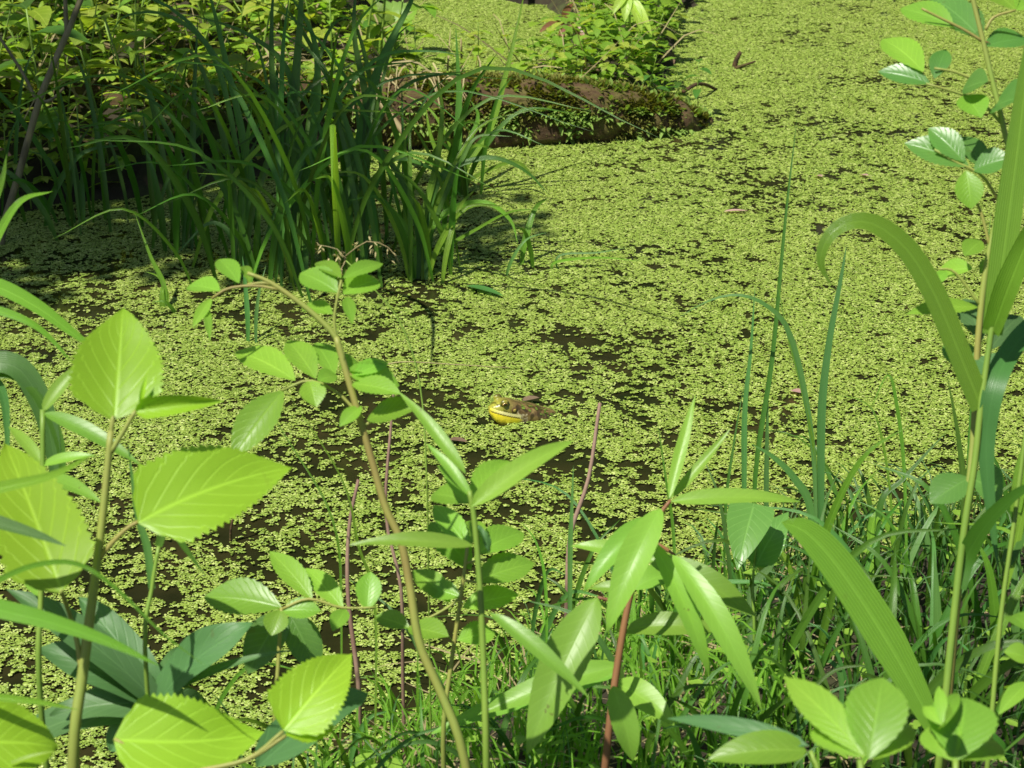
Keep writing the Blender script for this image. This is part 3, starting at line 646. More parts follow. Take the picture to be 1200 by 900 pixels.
tuft('shaded grass tuft at the dark bank edge', 222, 292, [([(215, 200), (180, 120), (160, 60)], 9, D), ([(225, 200), (228, 100), (232, 20)], 10, D)], 16, .15, .4, [D], 16)
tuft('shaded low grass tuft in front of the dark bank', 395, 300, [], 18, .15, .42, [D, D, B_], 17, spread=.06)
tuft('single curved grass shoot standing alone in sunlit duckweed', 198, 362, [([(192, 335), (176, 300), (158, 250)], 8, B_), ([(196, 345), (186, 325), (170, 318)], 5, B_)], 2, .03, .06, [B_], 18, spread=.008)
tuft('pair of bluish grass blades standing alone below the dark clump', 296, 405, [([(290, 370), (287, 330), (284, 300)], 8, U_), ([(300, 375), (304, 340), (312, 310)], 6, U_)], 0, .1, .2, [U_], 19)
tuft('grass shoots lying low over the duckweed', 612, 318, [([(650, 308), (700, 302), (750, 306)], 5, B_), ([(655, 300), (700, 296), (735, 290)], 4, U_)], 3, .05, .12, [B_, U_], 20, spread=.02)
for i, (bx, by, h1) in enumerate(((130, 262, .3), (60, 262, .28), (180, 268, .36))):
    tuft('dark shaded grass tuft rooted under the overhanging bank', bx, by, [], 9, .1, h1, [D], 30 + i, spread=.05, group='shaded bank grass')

# ------------------------------------------------------------------ near plants
def lf(parent, mat, bx, by, tx, ty, w, d, dt=None, shape='ovate', **k):
    if dt is None: dt = d + (rng.uniform(.01, .05) if ty < by - 15 else -rng.uniform(.0, .04) if ty > by + 25 else rng.uniform(-.025, .025))
    return leaf(parent, M[mat], P(bx, by, d), P(tx, ty, dt), w * d / F, shape, **k)
# mulberry saplings
d = 1.08
mb, sp = plant('mulberry_sapling', 'young sapling with large toothed bright leaves beside the rose cane', 'sapling', px(d, (86, 890), (97, 790), (110, 690), (121, 600), (130, 505)), lean=(-.02, -.02))
tube(mb, M['stem_tan'], sp, [.0034, .0030, .0018], n=30)
mk = dict(shape='cordate', teeth=20, serr=.055, wave=.05, nacross=3)
lf(mb, 'mulberry', 134, 492, 144, 362, 112, d, d + .045, arch=.04, fold=.32, face=(.9, .35), **mk)
lf(mb, 'mulberry', 158, 482, 263, 470, 34, d, d + .01, arch=.05, fold=.75, roll=.5, **mk)
lf(mb, 'mulberry', 162, 612, 343, 548, 108, d - .01, d + .035, arch=.04, fold=.22, face=(.75, .55), side=-.03, **mk)
lf(mb, 'mulberry', 72, 694, 6, 520, 108, d - .04, d + .04, arch=.05, fold=.2, face=(.9, .4), **mk)
lf(mb, 'mulberry', 165, 476, 172, 440, 12, d, d, shape='lance', fold=.7)
lf(mb, 'mulberry', 166, 478, 190, 452, 10, d, d + .01, shape='lance', fold=.7)
for a in ([(121, 605), (131, 500), (134, 490)], [(130, 530), (145, 505), (159, 481)], [(113, 660), (128, 640), (148, 620), (163, 611)], [(96, 790), (90, 750), (80, 715), (72, 693, -.04)]):
    tube(mb, M['stem_tan'], px(d, *a), [.0016, .0011], name='leaf_stalk', n=8)
d = 1.02
mb2, sp = plant('mulberry_seedling', 'low seedling with two wide toothed leaves in front of the pond edge', 'seedling', px(d, (232, 930), (225, 905)))
tube(mb2, M['stem_tan'], sp, [.0028, .002])
lf(mb2, 'mulberry', 133, 866, 309, 858, 104, d, d + .03, arch=.05, fold=.22, face=(.8, .5), side=.06, **mk)
lf(mb2, 'mulberry', 332, 856, 412, 766, 84, d, d + .03, arch=.06, fold=.3, face=(.85, .4), **mk)
lf(mb2, 'mulberry', 335, 862, 392, 852, 44, d, d + .02, arch=.06, fold=.4, **mk)
for a in ([(225, 905), (170, 885), (134, 866)], [(225, 905), (290, 890), (332, 857)], [(225, 905), (290, 890), (335, 862)]): tube(mb2, M['stem_tan'], px(d, *a), [.0014, .001], name='leaf_stalk', n=8)
d = 1.0
mb3, sp = plant('mulberry_seedling', 'seedling with a single broad pale leaf under the large sapling', 'seedling', px(d, (-10, 940), (-4, 905)))
tube(mb3, M['stem_tan'], sp, [.0025, .002])
lf(mb3, 'mulberry', -6, 905, 68, 880, 10, d, d, shape='lance'); lf(mb3, 'mulberry', -30, 870, 68, 876, 92, d, d + .02, fold=.2, face=(.8, .5), **mk)

# rose cane
d = 1.25
rk = dict(shape='elliptic', teeth=12, serr=.05, arch=.05, fold=.28)
rc, sp = plant('rose_cane', 'arching wild rose cane with serrated leaflets in front of the frog pond', 'rose', px(d, (542, 880), (518, 815), (492, 755), (481, 690), (470, 635), (452, 595), (436, 540), (420, 485), (404, 430), (394, 395)), lean=(.03, -.03))
tube(rc, M['stem_tan'], sp, [.0030, .0028, .0024, .002], n=40)
tube(rc, M['stem_tan'], px(d, (404, 430), (394, 396), (372, 372), (345, 350), (315, 330), (290, 320)), [.002, .0018, .0012], name='branch', n=14)
for q in ([(394, 398), (392, 370), (400, 328)], [(420, 485), (395, 460), (362, 446), (330, 458)], [(404, 432), (420, 448), (440, 452)], [(330, 340), (300, 335), (268, 338), (248, 350)], [(350, 353), (318, 333), (290, 333)], [(424, 500), (440, 492)]):
    tube(rc, M['stem_tan'], px(d, *q), [.0011, .0008], name='leaf_stalk', n=8)
for s in ((280, 332, 256, 304, 25), (258, 341, 220, 336, 21), (248, 350, 226, 384, 14), (242, 360, 246, 399, 10), (293, 332, 285, 312, 14), (396, 343, 352, 320, 34), (400, 326, 370, 308, 18), (402, 326, 449, 309, 18), (402, 345, 443, 328, 32),
          (406, 348, 413, 380, 16), (390, 368, 354, 360, 19), (346, 446, 276, 412, 36), (370, 444, 337, 399, 34), (392, 440, 370, 402, 30), (362, 446, 371, 477, 32), (332, 458, 272, 538, 44),
          (404, 436, 468, 452, 34), (398, 432, 424, 430, 26), (412, 450, 470, 462, 24), (395, 440, 372, 446, 20), (430, 492, 490, 478, 28), (424, 476, 398, 500, 18), (415, 440, 455, 425, 20)):
    lf(rc, 'rose', *s, d, name='leaflet', **rk)
# lower rose suckers
d = 1.30
r2, sp = plant('rose_shoot', 'short rose shoot with a fan of leaflets left of the cane', 'rose', px(d, (322, 850), (326, 780), (330, 712)))
tube(r2, M['stem_tan'], sp, [.0018, .0012])
tube(r2, M['stem_tan'], px(d, (330, 714), (362, 702), (400, 712), (440, 712)), [.001, .0008], name='leaf_stalk')
for s in ((330, 712, 239, 700, 46), (366, 703, 316, 646, 30), (402, 714, 358, 666, 28), (330, 716, 376, 716, 26), (330, 714, 318, 745, 30), (430, 716, 434, 670, 32), (405, 714, 390, 740, 22)): lf(r2, 'rose', *s, d, name='leaflet', **rk)
lf(r2, 'rose_dark', 330, 722, 290, 790, 66, d + .05, shape='ovate', fold=.2); lf(r2, 'rose_dark', 340, 722, 372, 790, 60, d + .05, shape='ovate', fold=.2)
d = 1.36
r3, sp = plant('rose_shoot', 'rose shoot with notched oval leaflets behind the slender herb stem', 'rose', px(d, (520, 850), (530, 770), (540, 700), (548, 640)))
tube(r3, M['stem_tan'], sp, [.002, .0012])
for q in ([(540, 700), (520, 715), (480, 735)], [(546, 660), (570, 655)], [(543, 680), (570, 685)]): tube(r3, M['stem_tan'], px(d, *q), [.001, .0008], name='leaf_stalk', n=5)
for s in ((552, 668, 504, 612, 42), (548, 642, 508, 592, 30), (556, 650, 613, 624, 36), (556, 682, 626, 660, 38), (542, 712, 608, 697, 30), (528, 706, 484, 668, 30), (540, 700, 500, 690, 26), (480, 736, 440, 722, 24), (478, 736, 526, 746, 28), (536, 750, 580, 742, 30), (548, 640, 560, 610, 30)):
    lf(r3, 'rose', *s, d, name='leaflet', **rk)
# slender herb with long leaves
d = 1.16
h1, sp = plant('lanceolate_herb', 'slender green herb with long narrow leaves crossing in front of the rose', 'herb', px(d, (570, 885), (566, 760), (562, 680), (556, 610), (550, 575)))
tube(h1, M['stem'], sp, [.0024, .0015], n=24)
lk = dict(shape='lance', fold=.35, wave=.06)
for s in ((552, 594, 672, 516, 40, d - .02), (550, 580, 512, 545, 24, d), (546, 556, 467, 459, 24, d + .02), (552, 582, 500, 520, 20, d), (552, 590, 520, 556, 26, d + .02), (556, 640, 410, 638, 27, d - .03), (574, 718, 690, 818, 30, d - .03)): lf(h1, 'herb', *s, arch=.06, **lk)
lf(h1, 'rose', 552, 596, 596, 540, 40, d + .04, shape='elliptic', teeth=12); lf(h1, 'rose', 550, 590, 506, 580, 30, d + .04, shape='elliptic', teeth=12)
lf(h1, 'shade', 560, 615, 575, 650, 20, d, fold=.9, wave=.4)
# red-stemmed herb
d = 1.33
h2, sp = plant('red_stemmed_herb', 'herb with reddish stem and long drooping willow-like leaves', 'herb', px(d, (712, 870), (722, 790), (736, 710), (752, 650), (772, 606), (786, 586)), lean=(-.01, -.02))
tube(h2, M['stem_red'], sp, [.0028, .0024, .0012], n=24)
for s in ((774, 596, 711, 742, 56, d - .04, .12), (768, 606, 684, 694, 40, d + .03, .14), (786, 588, 938, 588, 28, d - .03, .06), (764, 634, 832, 794, 36, d - .03, .12), (788, 650, 893, 834, 44, d - .05, .12), (784, 584, 815, 463, 22, d + .01, .02),
          (786, 584, 856, 502, 18, d + .02, -.03), (700, 700, 618, 884, 80, d - .06, .07), (760, 655, 888, 724, 50, d + .05, .08), (718, 804, 742, 892, 48, d - .05, .1), (745, 690, 690, 690, 22, d + .05, .05), (742, 690, 800, 670, 40, d + .06, .1), (730, 740, 850, 742, 40, d + .05, .12),
          (726, 780, 560, 838, 46, d + .06, .05), (724, 790, 500, 862, 40, d + .08, .05), (752, 650, 668, 640, 26, d + .08, .05), (720, 800, 790, 850, 50, d + .03, .1)):
    lf(h2, 'herb', *s[:6], shape='lance', arch=s[6], fold=.28, teeth=16 if s[4] > 34 else 0, serr=.015, nacross=3, wave=.05)
tube(h2, M['stem_red'], px(d, (736, 712), (716, 704), (700, 700)), [.0015, .001], name='leaf_stalk', n=5)
tube(h2, M['stem_red'], px(d, (760, 634), (775, 640), (790, 650, -.03)), [.0015, .001], name='leaf_stalk', n=5)

# tall broad grasses at the right
d = 1.28
e1, sp = plant('tall_grass', 'tall broad-bladed grass stalk with one blade bent over in an arch', 'grass', px(d, (1102, 880), (1116, 740), (1130, 620), (1142, 545), (1150, 472), (1160, 400), (1170, 330)))
tube(e1, M['stem'], sp, [.0028, .0024, .0018], n=30)
def bl_(t, mt, w, *pts, **k): return blade(t, M[mt], px(d, *pts), w * d / F, n=k.pop('n', 24), **k)
bl_(e1, B_, 34, (1150, 478), (1128, 425), (1096, 348), (1062, 292), (1022, 262), (988, 264), (967, 285), (962, 310), (974, 334), base=.8, fold=.25)
bl_(e1, B_, 40, (1163, 392), (1174, 310), (1190, 190), (1204, 80), (1222, -40), base=.6, fold=.3)
bl_(e1, B_, 40, (1163, 388, .0), (1182, 335, -.02), (1210, 270, -.04), (1250, 200, -.08), base=.6, fold=.5)
bl_(e1, U_, 34, (1220, 372, .06), (1192, 402, .03), (1168, 445), (1156, 515), (1160, 590), (1170, 668), fold=.3, base=.7)
bl_(e1, D, 30, (1124, 690), (1134, 650), (1160, 610, -.02), (1200, 575, -.05), (1240, 565, -.08), base=.6)
bl_(e1, B_, 46, (1098, 868), (1084, 834), (1050, 770), (1010, 705), (972, 652), (942, 622), (916, 612), fold=.18, base=.25, taper=5, face=(.8, .4))
e2, sp = plant('tall_grass', 'thin yellow-green grass stalk at the edge of the broad-bladed grass', 'grass', px(d - .03, (1158, 890), (1172, 730), (1188, 615), (1204, 490), (1215, 380)))
tube(e2, M['stem'], sp, [.0018, .0013], n=20)
bl_(e2, B_, 22, (1190, 600), (1200, 540), (1225, 470), base=.6); bl_(e2, D, 26, (1180, 660), (1205, 610), (1240, 590), base=.6); bl_(e2, B_, 14, (1178, 690), (1190, 640), (1205, 560), (1216, 480), base=.5)
def gtuft(label, bx, by, dd, manual, n, hlo, hhi, mats, seed, **k): return tuft(label, bx, by, manual, n, hlo, hhi, mats, seed, d=dd, **k)
gtuft('grass tuft with a tall bluish upright blade and an arching one', 950, 640, 1.82, [([(962, 585), (963, 480), (972, 400), (985, 330), (992, 288)], 13, U_), ([(955, 560), (945, 470), (924, 388), (896, 357), (864, 346), (830, 353), (792, 374)], 9, U_),
      ([(958, 560), (940, 460), (922, 390), (908, 310)], 4, B_), ([(950, 600), (930, 560), (905, 535), (880, 520)], 13, U_)], 7, .05, .13, [U_, D], 41, wlo=.004, whi=.007, spread=.02)
gtuft('grass tuft with thin dark spear blades above the pond edge', 888, 640, 1.86, [([(872, 560), (873, 480), (880, 410), (885, 334)], 9, U_), ([(898, 580), (899, 510), (900, 448)], 8, U_), ([(885, 560), (905, 420), (920, 260), (934, 138)], 8, D), ([(850, 600), (860, 520), (873, 445)], 5, D)], 6, .04, .11, [D, U_], 42, wlo=.003, whi=.006, spread=.02)
gtuft('grass tuft with a pale drooping curved blade', 1040, 660, 1.75, [([(1020, 640), (1028, 605), (1047, 632), (1060, 684), (1070, 774)], 14, B_), ([(1060, 560), (1050, 470), (1040, 440), (1020, 480)], 6, B_), ([(1045, 600), (1030, 500), (1010, 470), (970, 462)], 4, B_), ([(1030, 600), (1060, 560), (1110, 505)], 10, D)], 10, .06, .16, [D, D, U_], 43, wlo=.004, whi=.008, spread=.04)
gtuft('grass tuft with dark blades behind the tall grass stalk', 1130, 700, 1.6, [([(1130, 600), (1124, 520), (1110, 440)], 11, D), ([(1135, 560), (1146, 400), (1162, 244)], 8, D), ([(1100, 760), (1098, 700), (1095, 645)], 15, U_), ([(1120, 830), (1130, 790), (1148, 755)], 13, U_)], 12, .08, .2, [D, D, U_], 44, wlo=.005, whi=.01, spread=.05)
gtuft('grass tuft by the red-stemmed herb', 850, 720, 1.66, [([(790, 640), (780, 560), (770, 490)], 5, B_), ([(880, 700), (905, 660), (915, 615)], 14, U_), ([(820, 700), (880, 682), (915, 692)], 10, U_)], 12, .05, .14, [D, B_, U_], 45, wlo=.004, whi=.008, spread=.06)
gtuft('grass tuft in the shade below the broad slanting blade', 960, 780, 1.5, [([(940, 760), (945, 700), (950, 640)], 9, D), ([(985, 792), (960, 770), (936, 762)], 9, U_)], 16, .07, .18, [D, D, U_], 46, wlo=.004, whi=.008, spread=.07)
gtuft('grass tuft near the frame side of the tall grass', 1190, 760, 1.5, [], 14, .08, .22, [D, D, B_], 47, wlo=.005, whi=.011, spread=.07)
gtuft('grass tuft between rose shoots and red-stemmed herb', 650, 760, 1.6, [([(668, 660), (670, 600), (672, 545)], 8, U_), ([(640, 700), (630, 640), (610, 610)], 5, B_)], 7, .04, .09, [B_, U_], 48, wlo=.003, whi=.006, spread=.06)
gtuft('grass tuft under the rose cane', 430, 800, 1.5, [([(440, 720), (420, 640), (400, 560), (330, 450)], 5, B_), ([(400, 720), (390, 610), (340, 520), (300, 460)], 4, B_)], 16, .05, .16, [B_, U_, D], 49, wlo=.003, whi=.006, spread=.07)
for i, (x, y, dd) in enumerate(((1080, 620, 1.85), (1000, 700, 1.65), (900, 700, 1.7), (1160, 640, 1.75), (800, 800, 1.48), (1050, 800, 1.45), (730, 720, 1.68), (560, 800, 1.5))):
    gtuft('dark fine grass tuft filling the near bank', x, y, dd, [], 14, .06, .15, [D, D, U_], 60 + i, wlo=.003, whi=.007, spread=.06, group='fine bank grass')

hb, sp = plant('heart_leaved_herb', 'low herb with two heart-shaped leaves in the grass near the slanting blade', 'herb', px(1.62, (884, 740), (882, 690), (884, 660)))
tube(hb, M['stem'], sp, [.0016, .001])
for q in ((884, 590, 864, 668, 54), (886, 662, 924, 600, 42), (884, 664, 906, 640, 26)): lf(hb, 'rose_dark', *q, 1.62, shape='cordate', fold=.2)
tube(hb, M['stem'], px(1.62, (884, 662), (888, 620), (884, 590)), [.0009, .0007], name='leaf_stalk', n=6)
# right hand rose
d = 1.32
rr, sp = plant('rose_cane', 'thorny rose cane with dark glossy leaflets beside the tall grass', 'rose', px(d, (1128, 640), (1140, 520), (1146, 400), (1158, 300), (1182, 200), (1176, 150), (1163, 95), (1152, 48), (1138, -10), (1128, -60)))
tube(rr, M['stem_tan'], sp, [.0022, .0022, .0018, .0015], n=44)
for q in ([(1163, 96), (1140, 92), (1118, 84), (1095, 80)], [(1178, 150), (1150, 120), (1120, 108), (1085, 98)], [(1154, 50), (1130, 35), (1100, 20), (1080, 10)], [(1155, 35), (1165, 20), (1190, 12)], [(1170, 235), (1150, 205), (1120, 190), (1095, 175)], [(1160, 290), (1150, 250), (1140, 230)], [(1150, 360), (1120, 320), (1100, 315)]):
    tube(rr, M['stem_tan'], px(d, *q), [.0011, .0008], name='leaf_stalk', n=8)
rk2 = dict(shape='elliptic', teeth=14, serr=.05, arch=.05, fold=.25)
for s in ((1082, 84, 1034, 46, 34, 'rose'), (1090, 98, 1029, 84, 24, 'rose_dark'), (1095, 92, 1108, 58, 26, 'rose_dark'), (1128, 105, 1158, 95, 24, 'rose_dark'), (1130, 112, 1150, 138, 34, 'rose'), (1152, 48, 1090, -5, 36, 'rose_dark'), (1118, 32, 1055, 10, 30, 'rose'), (1150, 46, 1108, 12, 40, 'rose_dark'), (1154, 54, 1204, 46, 26, 'rose_dark'),
          (1190, 12, 1160, -8, 28, 'rose'), (1192, 12, 1215, 4, 26, 'rose'), (1135, 195, 1060, 168, 34, 'rose_dark'), (1130, 190, 1088, 150, 32, 'rose_dark'), (1155, 200, 1122, 160, 30, 'rose_dark'), (1140, 200, 1185, 185, 30, 'rose_dark'), (1132, 200, 1138, 245, 34, 'rose'), (1165, 125, 1195, 115, 30, 'rose_dark'),
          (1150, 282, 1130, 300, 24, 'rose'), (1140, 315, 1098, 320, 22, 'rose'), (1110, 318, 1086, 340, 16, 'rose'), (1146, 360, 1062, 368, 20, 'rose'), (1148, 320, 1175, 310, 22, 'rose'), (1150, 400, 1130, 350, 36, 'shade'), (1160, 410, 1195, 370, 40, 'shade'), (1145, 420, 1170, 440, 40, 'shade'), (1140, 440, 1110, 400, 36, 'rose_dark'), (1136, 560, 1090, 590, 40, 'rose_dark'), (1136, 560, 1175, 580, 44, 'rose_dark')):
    lf(rr, s[5], *s[:5], d, name='leaflet', **rk2)
for (x, y, s) in ((1160, 95, 1), (1172, 140, 1), (1180, 175, -1), (1152, 50, 1), (1178, 205, -1)):
    tube(rr, M['stem_red'], px(d, (x, y), (x + 5 * s, y - 1), (x + 9 * s, y + 2)), [.0008, .0001], name='thorn', n=3, sides=5)

# blurred leaves right in front, lower right
d = .9
f1, sp = plant('round_leaved_shoot', 'shoot with soft pale oval leaves in front of the slanting grass blade', 'shoot', px(d, (1010, 960), (1008, 890)))
tube(f1, M['stem'], sp, [.002, .0015])
for s in ((1012, 886, 920, 794, 44), (1008, 888, 966, 842, 66), (1018, 890, 1034, 794, 76), (1022, 890, 1068, 850, 40)): lf(f1, 'rose', *s, d, shape='elliptic', teeth=12, serr=.03, fold=.2, face=(.85, .4))
f2, sp = plant('round_leaved_shoot', 'shoot with one wide rounded leaf and a small pointed rosette', 'shoot', px(d + .05, (1118, 960), (1120, 890)))
tube(f2, M['stem'], sp, [.002, .0015])
for s in ((1120, 892, 1132, 818, 84), (1118, 892, 1092, 850, 50), (1120, 890, 1168, 870, 50), (1105, 850, 1100, 804, 16), (1105, 852, 1122, 812, 18), (1104, 850, 1082, 828, 16), (1106, 850, 1118, 838, 14)): lf(f2, 'rose', *s, d + .05, shape='elliptic', teeth=10, serr=.03, fold=.2, face=(.85, .4))
f3, sp = plant('pointed_leaf_shoot', 'shoot with one long dull grey-green leaf lying sideways', 'shoot', px(d + .12, (960, 930), (950, 880)))
tube(f3, M['stem'], sp, [.0016, .0012]); lf(f3, 'shade', 948, 874, 782, 842, 34, d + .12, shape='lance', face=(.8, .4)); lf(f3, 'rose', 945, 880, 830, 890, 60, d + .12)
f4, sp = plant('leafy_shoot', 'shoot with small rounded leaves leaning in beside the tall grass', 'shoot', px(1.15, (1215, 850), (1208, 780), (1206, 720)))
tube(f4, M['stem_tan'], sp, [.0018, .0014])
for s in ((1206, 740, 1184, 722, 26), (1206, 772, 1176, 764, 24), (1208, 800, 1190, 808, 20), (1206, 800, 1170, 838, 22)): lf(f4, 'rose', *s, 1.15, shape='elliptic')

# plants at the left edge
d = 1.3
g1, sp = plant('broad_grass', 'broad grass with long arching blades leaning in beside the sapling', 'grass', px(d, (-80, 720), (-70, 560), (-50, 430)))
tube(g1, M['stem'], sp, [.003, .002])
bl_(g1, B_, 26, (-60, 330), (-10, 334), (40, 358), (82, 388), (114, 412), base=.7); bl_(g1, B_, 15, (-60, 360), (-5, 364), (45, 385), (86, 426), base=.7)
bl_(g1, U_, 34, (-50, 470), (-20, 430), (20, 432), (48, 474), (62, 530), (66, 590), base=.7, taper=3); bl_(g1, U_, 20, (-40, 520), (-15, 450), (5, 470), (10, 560), base=.8)
bl_(g1, D, 26, (-50, 500), (-10, 440), (35, 450), (70, 520), (72, 600), base=.6); bl_(g1, B_, 14, (-60, 400), (-30, 300), (0, 220), (8, 180), base=.7); bl_(g1, B_, 16, (-60, 380), (-20, 310), (20, 240), (62, 224), base=.7)
h4, sp = plant('leafy_herb', 'herb with paired narrow leaves behind the mulberry sapling', 'herb', px(1.22, (46, 800), (48, 700), (50, 590), (50, 480)))
tube(h4, M['stem'], sp, [.002, .0016])
for s in ((50, 482, 98, 424, 24), (51, 484, 166, 546, 28), (50, 545, 112, 534, 18), (50, 560, 120, 590, 26), (48, 640, 100, 610, 24), (48, 700, 20, 660, 30), (50, 545, 10, 500, 22)): lf(h4, 'herb', *s, 1.22, shape='lance', arch=.07)
g2, sp = plant('broad_grass', 'grass with narrow arching blades crossing below the mulberry leaves', 'grass', px(1.0, (-60, 900), (-55, 780), (-40, 700)))
tube(g2, M['stem'], sp, [.0026, .0018])
d = 1.0
bl_(g2, B_, 20, (-45, 590), (-5, 574), (60, 558), (110, 532), base=.8); bl_(g2, U_, 22, (-45, 600), (-5, 612), (40, 626), (78, 640), base=.9)
bl_(g2, B_, 9, (-40, 700), (-5, 682), (40, 663), (90, 661), (136, 690), (190, 742), (240, 780), base=.9); bl_(g2, B_, 30, (-45, 705), (-5, 714), (60, 730), (125, 752), (186, 780), base=.9); bl_(g2, B_, 13, (-40, 815), (0, 818), (50, 824), (92, 832), base=.8)
g3, sp = plant('broad_grass', 'dark grass with short blades poking out under the mulberry leaf', 'grass', px(1.2, (170, 760), (178, 690), (186, 640)))
tube(g3, M['stem'], sp, [.0016, .0012]); d = 1.2
bl_(g3, D, 14, (186, 640), (196, 612), (215, 640), (240, 674), base=.7); bl_(g3, U_, 12, (178, 690), (172, 640), (160, 600), (150, 520), base=.7)
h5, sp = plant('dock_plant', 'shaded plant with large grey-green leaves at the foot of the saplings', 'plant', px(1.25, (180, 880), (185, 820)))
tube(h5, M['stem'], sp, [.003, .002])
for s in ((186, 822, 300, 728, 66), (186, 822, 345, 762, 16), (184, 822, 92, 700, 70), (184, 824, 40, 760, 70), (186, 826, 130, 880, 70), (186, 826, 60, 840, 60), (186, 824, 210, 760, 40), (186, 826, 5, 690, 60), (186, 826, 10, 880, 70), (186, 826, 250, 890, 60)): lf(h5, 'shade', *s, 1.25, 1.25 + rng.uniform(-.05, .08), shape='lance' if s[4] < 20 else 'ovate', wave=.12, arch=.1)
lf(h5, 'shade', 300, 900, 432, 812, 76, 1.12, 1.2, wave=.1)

# dead stalks, seed head
def stalk(label, dd, pts, r): t, sp = plant('dead_stalk', label, 'stalk', px(dd, *pts)); tube(t, M['stem_pink'], sp, [r * 1.2, r, r * .7], n=20)
stalk('pinkish dead stalk standing upright in front of the frog', 1.75, [(665, 690), (669, 625), (690, 560), (703, 472)], .0022)
stalk('thin reddish dead stalk beside the rose cane', 1.62, [(420, 800), (408, 700), (409, 620), (420, 562)], .0019)
stalk('short crooked dead stalk under the rose cane', 1.62, [(470, 690), (452, 600), (460, 480), (462, 440)], .0014)
pn, sp = plant('grass_seed_head', 'fine pale grass seed head nodding above the rose leaflets', 'grass', px(1.5, (500, 560), (492, 450), (470, 380), (435, 335), (405, 305)))
tube(pn, M['stem'], sp, [.0008, .0005], n=24, sides=5)
tube(pn, M['straw'], px(1.5, (405, 305), (395, 292), (372, 287)), [.0005, .0003], name='branch', n=4, sides=4); tube(pn, M['straw'], px(1.5, (405, 300), (430, 283), (455, 290), (468, 308)), [.0005, .0003], name='branch', n=6, sides=4)
tube(pn, M['straw'], px(1.5, (405, 305), (400, 315), (392, 320)), [.0005, .0003], name='branch', n=4, sides=4)
V, Fc, U = [], [], []
for k in range(70):
    c = rng.choice([(395, 298), (388, 310), (400, 318), (420, 288), (440, 286), (458, 296), (402, 300), (376, 288)]); a = P(c[0] + rng.gauss(0, 5), c[1] + rng.gauss(0, 5), 1.5 + rng.gauss(0, .004))
    v_, f_, u_ = leaf_data(a, a + Vector((rng.gauss(0, 1), rng.gauss(0, 1), -.6)).normalized() * .004, .0014); b_ = len(V); V += v_; U += u_; Fc += [tuple(i + b_ for i in q) for q in f_]
o = mesh_obj('spikelets', V, Fc, M['straw'], pn, U); o['kind'] = 'stuff'

# ------------------------------------------------------------------ things floating on the water
def floating(name, label, cat, mat, a, b, w, shape='ovate', group=None, lift=.004, **k):
    p0, p1 = on_water(*a, lift), on_water(*b, lift + .003)
    o = leaf(None, M[mat], p0, p1, w * depth_of(p0) / F, shape, face=(0, 1), arch=.02, seg=8, name=name, **k); return tag(o, label, cat, group)
floating('floating_leaf', 'narrow green leaf floating flat near the dark grass shadow', 'leaf', 'blade_blue', (546, 335), (590, 347), 9, 'lance')
floating('floating_petal', 'pinkish petal fleck lying on the duckweed by the bluish blade', 'petal', 'petal', (926, 458), (942, 461), 9)
floating('floating_petal', 'long brownish-pink petal fleck on the open duckweed', 'petal', 'petal', (848, 248), (876, 247), 5)
floating('floating_petal', 'pink speck of petal on the far duckweed', 'petal', 'petal', (956, 206), (964, 207), 5, group='tiny petal specks'); floating('floating_petal', 'pink speck of petal on the far duckweed', 'petal', 'petal', (1008, 205), (1018, 206), 5, group='tiny petal specks')
floating('floating_leaf', 'brown dead leaf floating behind the frog', 'leaf', 'litter', (612, 470), (632, 466), 9); floating('floating_leaf', 'dull brown sunken leaf floating in front of the frog', 'leaf', 'litter', (525, 515), (548, 518), 8)
sw = thing('straw_stem', 'pale dry straw lying across the duckweed', 'straw', on_water(520, 428)); tube(sw, M['straw'], [on_water(448, 428, .006), on_water(475, 424, .012), on_water(530, 427, .01), on_water(597, 431, .005)], [.0009, .0006], name='stem', n=14, sides=5)
tw = thing('twig', 'short dark twig poking out of the far duckweed', 'twig', on_water(864, 80)); tube(tw, M['wood'], [on_water(860, 82, -.005), P(863, 70, depth_of(on_water(862, 80))), P(868, 61, depth_of(on_water(862, 80)))], [.006, .004], name='branch'); tube(tw, M['wood'], [on_water(862, 80, .004), on_water(885, 72, .01)], [.004, .002], name='branch')
tw2 = thing('twig', 'dark twig bridging the tip of the mossy log and duckweed', 'twig', on_water(822, 110)); tube(tw2, M['wood'], [on_water(800, 108, .02), on_water(820, 98, .03), on_water(842, 106, -.002)], [.004, .003], name='branch')
tw3 = thing('twig', 'dark curved twig standing in the duckweed behind the mulberry leaf', 'twig', on_water(272, 640)); tube(tw3, M['wood'], [on_water(270, 645, -.01), P(272, 612, depth_of(on_water(270, 640))), P(286, 583, depth_of(on_water(270, 640)))], [.0016, .001], name='branch')

